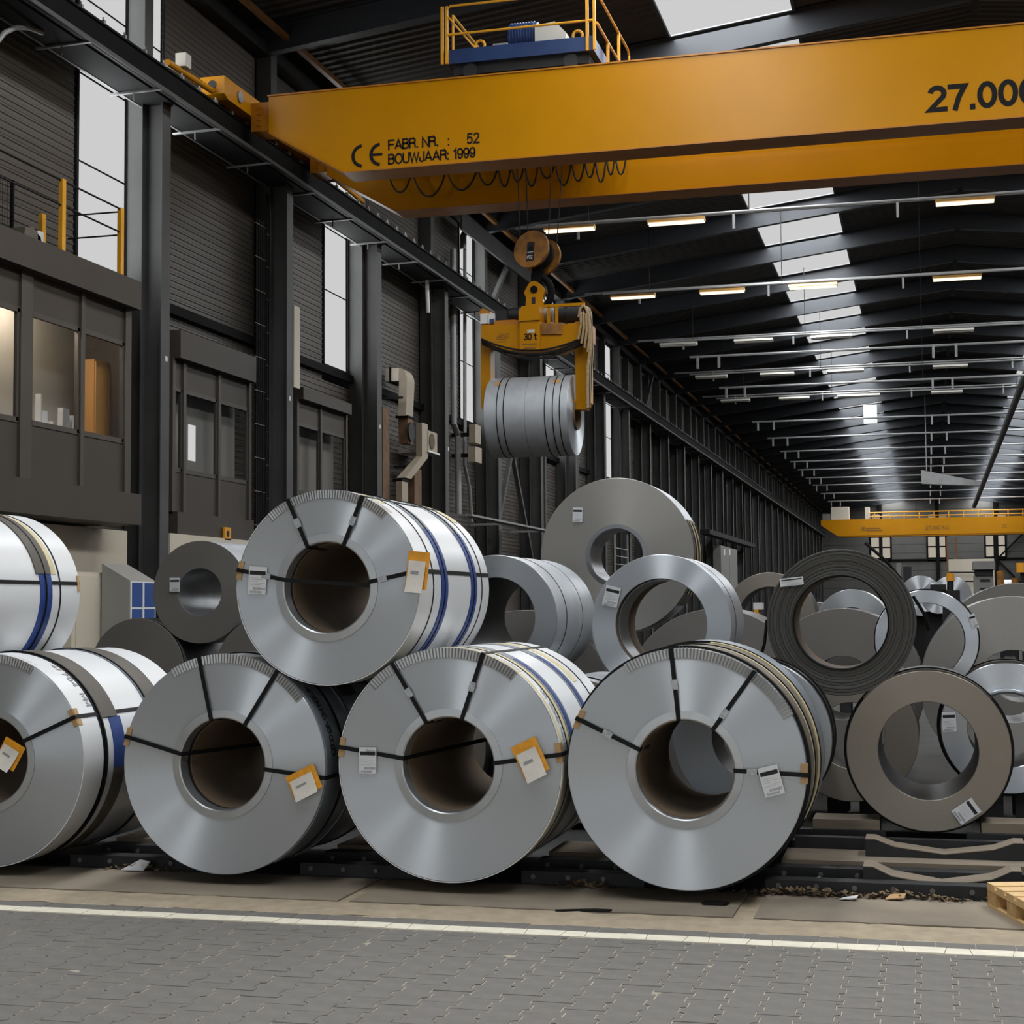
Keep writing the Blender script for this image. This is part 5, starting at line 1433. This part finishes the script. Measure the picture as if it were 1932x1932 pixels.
# ventilation duct: boxes seen corner-on, xl|xe|xr = left, near corner and right pixel
XD = -11.5
def wbox(par, name, m_, xl, xe, xr, yt, yb, X=XD):
    E = P(xe, (yt+yb)/2, X=X); xL = P(xl, (yt+yb)/2, Y=E.y).x; yR_ = P(xr, (yt+yb)/2, X=X).y
    return MB().box(xL, X, E.y, yR_, P(xe, yb, X=X).z, P(xe, yt, X=X).z).build(name, m_, par, smooth=0)
def wmount(o, X=WALL_X):
    bb = [v.co for v in o.data.vertices]; xm = min(v.x for v in bb); ym = sum(v.y for v in bb)/len(bb); zm = sum(v.z for v in bb)/len(bb)
    box('wall_bracket', 'steel_dark', (X, xm, ym-0.05, ym+0.05, zm-0.05, zm+0.05), o); return o
def wtap(par, name, m_, top, bot, X=XD, X2=None):
    """duct piece between two corner-on sections (xl, xe, xr, y)"""
    vs = []
    for (xl, xe, xr, y), xx in ((top, X), (bot, X2 or X)):
        E = P(xe, y, X=xx); xL = P(xl, y, Y=E.y).x; yR_ = P(xr, y, X=xx).y
        vs += [(xL, E.y, E.z), (xx, E.y, E.z), (xx, yR_, E.z), (xL, yR_, E.z)]
    return MB().add(vs, [(0, 1, 2, 3), (7, 6, 5, 4)]+[(k, k+4, (k+1) % 4+4, (k+1) % 4) for k in range(4)]).build(name, m_, par, smooth=0)
vd = thing('ventilation_duct', 'cream sheet-metal ventilation duct bending down the wall behind the third column', 'duct', (XD, P(765, 900, X=XD).y, P(765, 945, X=XD).z))
E_ = P(768, 718, X=XD); x_in = P(727, 707, Y=E_.y).x; xq = P(752, 707, Y=E_.y).x; yR_ = P(782, 718, X=XD).y
zt_d = P(755, 694, Y=E_.y).z; zb_d = E_.z
box('duct_inlet', 'duct', (x_in, xq, E_.y, yR_, zb_d, zt_d), vd)
box('duct_flange', 'steel_black', (x_in+0.1, x_in+0.14, E_.y-0.03, yR_+0.03, zb_d-0.03, zt_d+0.03), vd)
poly = [(xq, zb_d), (xq, zt_d)]+[(xq+(XD-xq)*math.sin(R(t)), zb_d+(zt_d-zb_d)*math.cos(R(t))) for t in range(15, 91, 15)]
MB().prism(poly, 'Y', E_.y, yR_).build('duct_elbow', 'duct_cream', vd)
wtap(vd, 'duct_section', 'duct_cream', (753, 768, 782, 718), (751, 766, 779, 784))
wbox(vd, 'duct_flange', 'steel_black', 746, 769, 783, 783, 787, XD+0.02)
wtap(vd, 'fan_section', 'brick_brown', (751, 769, 780, 787), (753, 770, 779, 836))
c_ = P(774, 815, X=XD+0.01); MB().cyl(c_, c_+Vector((0.04, 0, 0)), 0.22, 24).build('fan_opening', 'crane_black', vd)
XD2 = -11.42
wbox(vd, 'duct_section', 'duct_cream', 785, 796, 807, 797, 861, XD2)
wtap(vd, 'duct_section', 'duct_cream', (785, 796, 807, 861), (748, 765, 776, 901), XD2)
wbox(vd, 'duct_flange', 'steel_black', 741, 759, 772, 903, 908, XD2)
wbox(vd, 'duct_section', 'duct_cream', 747, 759, 770, 908, 946, XD2)
for y_ in (750, 880):
    p_ = P(790 if y_ > 800 else 760, y_, X=XD2-0.1); MB().bar(p_, (WALL_X+0.05, p_.y, p_.z), 0.05, 0.05).build('duct_bracket', 'steel_dark', vd, smooth=0)
XAC = -11.40
acu = thing('air_conditioner', 'cream outdoor air-conditioning unit with brown fan grille beside the duct', 'air conditioner', (XAC, P(818, 830, X=XAC).y, P(818, 857, X=XAC).z))
a = P(808, 812, X=XAC); b = P(825, 855, X=XAC)
box('unit_case', 'duct_cream', (XAC-0.25, XAC, a.y, b.y, b.z, a.z), acu)
ymid, zmid = (a.y+b.y)/2-0.1, (a.z+b.z)/2
MB().prism([(ymid+0.2*math.cos(R(t)), zmid+0.19*math.sin(R(t))) for t in range(0, 360, 15)], 'X', XAC, XAC+0.02).build('fan_grille', 'grille_brown', acu)
box('unit_bracket', 'white_paint', (WALL_X+0.05, XAC+0.02, a.y-0.05, b.y+0.15, b.z-0.04, b.z), acu)
boxpx('brick_pier', 'brick_brown', 722, 736, 770, 1330, -11.7, 0.2, 'brown brick pier behind the ventilation duct', 'pier')
boxpx('brick_pier', 'brick_brown', 782, 797, 885, 1330, -11.7, 0.2, 'short brown brick pier below the bent duct', 'pier')
# tall pipes and switch boxes beside the third big window
pp = thing('riser_pipe', 'pale riser pipe with a kink beside the third big window', 'pipe', (-11.3, P(862, 900, X=-11.3).y, 2.0))
MB().tube([P(855, 470, X=-12.0), P(855, 640, X=-12.0), P(856, 800, X=-12.0), P(864, 822, X=-12.0), P(865, 975, X=-12.0)], 0.085, 10).build('pipe_run', 'steel_light', pp)
pp2 = thing('riser_pipe', 'bent pale riser pipe arching over into the third big window', 'pipe', (-11.3, P(880, 900, X=-11.3).y, 2.0))
MB().tube([P(874, 470, X=-12.0), P(874, 445, X=-12.0), P(878, 437, X=-12.0), P(890, 435, X=-12.0)], 0.09, 10).build('pipe_bend', 'steel_light', pp2)
MB().tube([P(877, 470, X=-12.0), P(877, 880, X=-12.0), P(886, 920, X=-12.0), P(890, 985, X=-12.0)], 0.05, 8).build('pipe_run', 'steel_light', pp2)
tag(wmount(wbox(None, 'switch_box', 'duct_cream', 885, 897, 907, 800, 835, -11.45)), 'upper cream switch box on the wall below the window', 'box')
tag(wmount(wbox(None, 'switch_box', 'duct_cream', 883, 897, 909, 842, 871, -11.45)), 'lower cream switch box on the wall below the window', 'box')
tagm(MB().tube([Vector((-11.6, P(806, 520, X=-11.6).y, RUN_Z0-0.05)), P(806, 545, X=-11.6), P(808, 590, X=-11.6)], 0.05, 8), 'white_pipe_end', 'white_paint', 'short white pipe end on the dark wall beneath the runway', 'pipe')
a = P(880, 972, X=-11.0); b = P(1030, 1002, X=-11.0)
tagm(MB().bar(a, b, 0.3, 0.05).bar(a, (WALL_X+0.02, a.y, a.z), 0.06, 0.06).bar(b, (WALL_X+0.02, b.y, b.z), 0.06, 0.06).bar((a+b)/2, (WALL_X+0.02, (a.y+b.y)/2, (a.z+b.z)/2), 0.06, 0.06), 'cable_tray', 'steel_light', 'pale cable tray running along the wall behind the coils', 'tray', None, 0)
gz = thing('glazed_duct', 'pale sheet chute hanging under the eaves beside the third window', 'chute', (-11.9, P(905, 480, X=-11.9).y, 8.5))
MB().bar(P(870, 415, X=-11.6), P(1000, 520, X=-11.6), 0.06, 0.5).build('chute_plate', 'steel_column', gz, smooth=0)
# electrical cabinet and ladder far along the wall
a = P(1360, 1040, X=-10.95); b = P(1392, 1130, X=-10.95)
ecb = thing('electrical_cabinet', 'tall grey electrical cabinet with two notices far along the wall', 'cabinet', (-10.95, a.y, 0))
zt2 = P(1365, 1030, X=-10.95).z
box('cabinet_body', 'machine_grey', (-11.38, -10.95, a.y, b.y, 0, zt2), ecb)
for x in (1367, 1377):
    p_ = P(x, 1040, X=-10.94); MB().box(-10.95, -10.94, p_.y-0.25, p_.y+0.25, p_.z-0.22, p_.z+0.12).build('notice', 'paper', ecb, smooth=0)
box('cabinet_gap', 'crane_black', (-10.952, -10.945, (a.y+b.y)/2-0.02, (a.y+b.y)/2+0.02, 0.1, zt2-0.05), ecb)
tagm(MB().bar(P(1330, 1003, X=-11.0), P(1418, 1030, X=-11.0), 0.5, 0.25), 'wall_gantry', 'steel_dark', 'dark shelf gantry over the electrical cabinet on the wall', 'gantry', None, 0)
lad = thing('wall_ladder', 'steel ladder on the wall seen through the bore of the largest coil', 'ladder', (-11.2, P(1175, 1040, X=-11.2).y, 0.5))
for x in (1160, 1184):
    p_ = P(x, 1040, X=-11.2); MB().box(-11.23, -11.17, p_.y-0.03, p_.y+0.03, 0, 4.6).build('ladder_rail', 'steel_light', lad, smooth=0)
ya_, yb2 = P(1160, 1040, X=-11.2).y, P(1184, 1040, X=-11.2).y
for i in range(13):
    MB().tube([(-11.2, ya_, 0.4+0.3*i), (-11.2, yb2, 0.4+0.3*i)], 0.02, 6).build('ladder_rung', 'steel_light', lad)

# ================================================================== LAMPS AND PIPES UNDER THE ROOF
ZL = 11.4
def lamp_row(px_, py_, lamps, lit, idx, second=True):
    """a conduit crossing the hall with fluorescent lamps; px_,py_ = one pixel on it"""
    y = P(px_, py_, Z=ZL).y
    t = thing('lamp_conduit', 'pale conduit crossing the hall under the roof, %s lamp row from the crane' % idx, 'conduit', (0, y, ZL))
    xs_ = [P(a, py_, Y=y).x for a in lamps[0]]
    MB().tube([(xs_[0]-0.2, y, ZL), (13.0, y, ZL)], 0.035, 8).build('conduit', 'steel_light', t)
    if second: MB().tube([(xs_[0]-1.0, y+1.1, ZL+0.25), (13.0, y+1.1, ZL+0.25)], 0.04, 8).build('conduit', 'steel_light', t)
    for x in (-8, -4, 0, 4):
        MB().bar((x, y, ZL), (x, y, roof_z(x)-0.02), 0.02, 0.02).build('hanger', 'steel_dark', t, smooth=0)
        MB().bar((x-0.5, y+1.1, ZL+0.25), (x-0.5, y+1.1, ZL-0.15), 0.06, 0.06).build('hanger_hook', 'steel_light', t, smooth=0)
    for j, (a, b) in enumerate(lamps[1]):
        xa, xb = P(a, py_, Y=y).x, P(b, py_, Y=y).x
        l = thing('strip_lamp', '%s fluorescent strip lamp, %s from the left in the %s lamp row' % ('lit' if lit else 'unlit', ('first', 'second', 'third', 'fourth', 'fifth')[j], idx), 'lamp', ((xa+xb)/2, y, ZL-0.2), 'roof strip lamps')
        mb = MB(); mb.prism([(y-0.06, ZL-0.06), (y+0.06, ZL-0.06), (y+0.18, ZL-0.15), (y-0.18, ZL-0.15)], 'X', xa, xb)
        mb.build('reflector', 'lamp_reflector' if lit else 'lamp_body', l, smooth=0)
        for yy in (y-0.09, y+0.09):
            MB().cyl((xa+0.02, yy, ZL-0.175), (xb-0.02, yy, ZL-0.175), 0.024, 8).build('tube', 'lamp_tube' if lit else 'lamp_body', l)
lamp_row(1270, 408, ((1025, 1125), ((1027, 1122), (1222, 1330), (1765, 1878))), True, 'first')
lamp_row(1300, 545, ((1150, 1237), ((1152, 1236), (1320, 1405), (1488, 1580), (1760, 1853))), True, 'second')
lamp_row(1500, 632, ((1245, 1320), ((1245, 1315), (1385, 1458), (1530, 1608), (1760, 1838))), False, 'third')
lamp_row(1550, 696, ((1310, 1370), ((1312, 1372), (1434, 1498), (1560, 1630), (1760, 1826))), False, 'fourth')
lamp_row(1600, 742, ((1360, 1415), ((1360, 1415), (1470, 1527), (1580, 1660), (1757, 1816))), False, 'fifth')
for i, (px_, py_) in enumerate(((1600, 660), (1600, 722), (1600, 790), (1600, 822), (1600, 848), (1600, 868), (1600, 884), (1600, 900), (1600, 914), (1600, 930), (1600, 945))):
    y = P(px_, py_, Z=11.2).y
    t = thing('roof_pipe', 'pale pipe crossing high under the far roof, %s of eleven from the near side' % ('first', 'second', 'third', 'fourth', 'fifth', 'sixth', 'seventh', 'eighth', 'ninth', 'tenth', 'last')[i], 'pipe', (0, y, 11.2), 'far roof pipes')
    MB().tube([(-8.5, y, 11.2), (13.0, y, 11.2)], 0.05, 6).build('pipe', 'steel_light', t)
    for x in (-8.2, -7.4, 0.4, 1.2):
        MB().bar((x, y, 11.25), (x, y, 10.75), 0.09, 0.09).build('hook', 'steel_light', t, smooth=0)
# slanting downpipe at the right and hanging heater box
tagm(MB().tube([P(1938, 700, Y=70.0), P(1838, 955, Y=120.0)], 0.16, 10), 'slanting_pipe', 'steel_column', 'long grey pipe slanting down under the roof at the right edge', 'pipe')
a = P(1738, 888, Y=95.0)
ht = thing('unit_heater', 'pale tapering air heater hanging under the far roof', 'heater', (a.x, 95.0, a.z-0.6), None)
b = P(1848, 912, Y=95.0)
MB().add([(a.x, 94.5, a.z), (a.x, 94.5, a.z-0.8), (b.x, 94.7, b.z+0.1), (b.x, 94.7, b.z-0.15), (a.x, 95.5, a.z), (a.x, 95.5, a.z-0.8), (b.x, 95.3, b.z+0.1), (b.x, 95.3, b.z-0.15)], [(0, 1, 3, 2), (4, 6, 7, 5), (0, 2, 6, 4), (1, 5, 7, 3), (0, 4, 5, 1), (2, 3, 7, 6)]).build('heater_hood', 'steel_light', ht, smooth=0)
MB().bar((a.x+0.3, 95, a.z), (a.x+0.3, 95, roof_z(a.x+0.3)+0.02), 0.05, 0.05).build('hanger', 'steel_light', ht, smooth=0)
p_ = P(1642, 782, Y=85)
tagm(MB().box(p_.x-0.35, p_.x+0.35, 84.9, 85.1, p_.z-0.5, p_.z+0.5), 'roof_sign_board', 'white_paint', 'white rectangular board hanging below the far skylights', 'board', None, 0)

# ================================================================== FAR CRANE
YFC = 142.0
zt3, zm3, zb3 = P(1700, 978, Y=YFC).z, P(1700, 988, Y=YFC).z, P(1700, 1009, Y=YFC).z
fc = thing('far_crane', 'yellow overhead crane far down the hall in front of the end wall', 'crane', (-9, YFC, zb3))
xl = P(1549, 990, Y=YFC).x; xm = P(1580, 1010, Y=YFC).x
for yy in (YFC, YFC+3):
    g = MB().prism([(xl, zt3), (xl, zm3), (xm, zb3), (13, zb3), (13, zt3)], 'Y', yy, yy+1.0).build('girder', 'crane_yellow', fc, smooth=0)
text('lettering', '27.000 KG.', 0.36, (P(1746, 998, Y=YFC).x, YFC-0.02, P(1746, 999.5, Y=YFC).z), rx, 'faded_print', fc, 0.17, 0.12)
text('lettering', 'CE', 0.3, (P(1890, 996, Y=YFC).x, YFC-0.02, P(1890, 996, Y=YFC).z), rx, 'faded_print', fc, 0.15, 0.15)
a = P(1626, 1001, Y=YFC); box('emblem', 'faded_print', (a.x, a.x+0.3, YFC-0.02, YFC, a.z, a.z+0.32), fc)
for j in range(2):
    a = P(1634, 997+4*j, Y=YFC); box('lettering_bar', 'faded_print', (a.x, a.x+1.2+0.2*j, YFC-0.02, YFC, a.z-0.05, a.z+0.05), fc)
zr_ = P(1700, 966, Y=YFC).z
for dz in (0, -0.35):
    MB().tube([(P(1640, 970, Y=YFC).x, YFC, zr_+dz), (13, YFC, zr_+dz)], 0.05, 6).build('guard_rail', 'yellow_paint', fc)
for i in range(13):
    x = P(1650+i*28, 970, Y=YFC).x; MB().bar((x, YFC, zt3), (x, YFC, zr_), 0.08, 0.08).build('guard_post', 'yellow_paint', fc, smooth=0)
def fbox(x0, x1, y0, y1, name, m_):
    a = P(x0, y0, Y=YFC+0.3); b = P(x1, y1, Y=YFC+0.3); MB().box(a.x, b.x, YFC+0.1, YFC+1.2, b.z, a.z).build(name, m_, fc, smooth=0)
fbox(1568, 1602, 957, 981, 'crane_cabin', 'panel_cream'); fbox(1552, 1567, 970, 981, 'crane_box', 'machine_grey')
fbox(1632, 1641, 957, 983, 'crane_post', 'panel_cream')
for x in (1645, 1665, 1751, 1772, 1860, 1883): fbox(x, x+14, 971, 979, 'crane_box', 'panel_cream')

# ================================================================== FAR MACHINERY
def fthing(name, label, cat, px_, Y):
    p_ = P(px_, 1140, Y=Y); return thing(name, label, cat, (p_.x, Y, 0))
def fb(t, name, m_, x0, x1, y0, y1, Y, dp=1.0, ground=False):
    a = P(x0, y0, Y=Y); b = P(x1, y1, Y=Y)
    return MB().box(a.x, b.x, Y, Y+dp, 0 if ground else b.z, a.z).build(name, m_, t, smooth=0)
m1 = fthing('machine_tower', 'grey machine tower with dark slots in front of the end wall', 'machine', 1855, 60)
fb(m1, 'tower_body', 'machine_grey', 1838, 1876, 1086, 1150, 60, 1.2, True); fb(m1, 'tower_head', 'machine_grey', 1836, 1878, 1059, 1074, 59.8, 1.6); fb(m1, 'dark_slot', 'crane_black', 1840, 1874, 1075, 1086, 59.95, 1.3)
for y in (1093, 1109, 1123): fb(m1, 'dark_slot', 'crane_black', 1849, 1868, y, y+4, 59.98, 0.03)
m2 = fthing('column_machine', 'dark upright machine column behind the dark ring coil', 'machine', 1710, 55)
fb(m2, 'machine_column', 'crane_black', 1704, 1721, 1069, 1150, 55, 1.0, True); fb(m2, 'side_column', 'machine_grey', 1691, 1702, 1062, 1150, 55, 0.8, True)
m3 = fthing('lamp_machine', 'dark machine topped with an orange beacon lamp', 'machine', 1795, 35)
fb(m3, 'machine_body', 'crane_black', 1778, 1812, 1114, 1150, 35, 0.8, True); fb(m3, 'machine_arm', 'crane_black', 1755, 1785, 1103, 1116, 35, 0.3)
c = P(1793, 1088, Y=35.2); MB().cyl(c-Vector((0, 0, 0.09)), c+Vector((0, 0, 0.08)), 0.09, 16, 0.075).build('beacon', 'sign_yellow', m3)
c = P(1793, 1103, Y=35.2); MB().cyl(c-Vector((0, 0, 0.12)), c+Vector((0, 0, 0.1)), 0.07, 12).build('beacon_stem', 'crane_black', m3)
for i, (x, y0, y1, lab) in enumerate(((1887, 1077, 1108, 'amber filter bowl beside the grey machine tower'), (1915, 1090, 1115, 'short amber filter bowl near the right edge'), (1928, 1062, 1080, 'round amber lamp at the right edge'))):
    a = P(x, y0, Y=52); b = P(x, y1, Y=52)
    t = thing('amber_lamp', lab, 'lamp', (a.x, 52, 0)); MB().cyl((a.x, 52, b.z), (a.x, 52, a.z), 0.11 if i < 2 else 0.17, 14).build('bowl', 'rust_yellow' if i < 2 else 'sign_yellow', t); MB().cyl((a.x, 52, 0), (a.x, 52, b.z), 0.06, 8).build('stem', 'crane_black', t)
m4 = fthing('bright_tank', 'white tank between the two amber filter bowls', 'tank', 1900, 57); a = P(1900, 1105, Y=57)
MB().cyl((a.x-0.25, 57, a.z), (a.x+0.35, 57, a.z), 0.2, 18).build('tank_drum', 'white_paint', m4); MB().box(a.x-0.2, a.x+0.3, 56.9, 57.1, 0, a.z-0.1).build('tank_stand', 'steel_dark', m4, smooth=0)
m5 = fthing('white_house', 'pale booth with railing in front of the end wall', 'booth', 1830, 110)
fb(m5, 'booth_wall', 'panel_cream', 1790, 1878, 1055, 1150, 110, 2.0, True)
a0_, a1_ = P(1790, 1080, Y=109.9), P(1838, 1080, Y=109.9)
for dz in (0, -0.6): MB().tube([a0_+Vector((0, -0.2, dz)), a1_+Vector((0, -0.2, dz))], 0.05, 6).build('booth_rail', 'steel_dark', m5)
m6 = fthing('red_mast', 'brown lattice mast rising under the far crane', 'mast', 1797, 120)
for dx in (-0.3, 0.3):
    p_ = P(1797, 1100, Y=120); MB().bar((p_.x+dx, 120, 0), (p_.x+dx, 120, P(1797, 1014, Y=120).z), 0.12, 0.12).build('mast_leg', 'gas_pipe', m6, smooth=0)
for i in range(6):
    MB().bar((p_.x-0.3, 120, i*0.9), (p_.x+0.3, 120, i*0.9+0.8), 0.08, 0.08).build('mast_lace', 'gas_pipe', m6, smooth=0)
m7 = fthing('white_cart', 'small white and orange machine seen through the grey ring coil', 'machine', 1430, 30)
fb(m7, 'cart_box', 'white_paint', 1421, 1436, 1137, 1150, 30, 0.5); fb(m7, 'cart_base', 'sign_yellow', 1422, 1431, 1150, 1162, 30, 0.4, True)
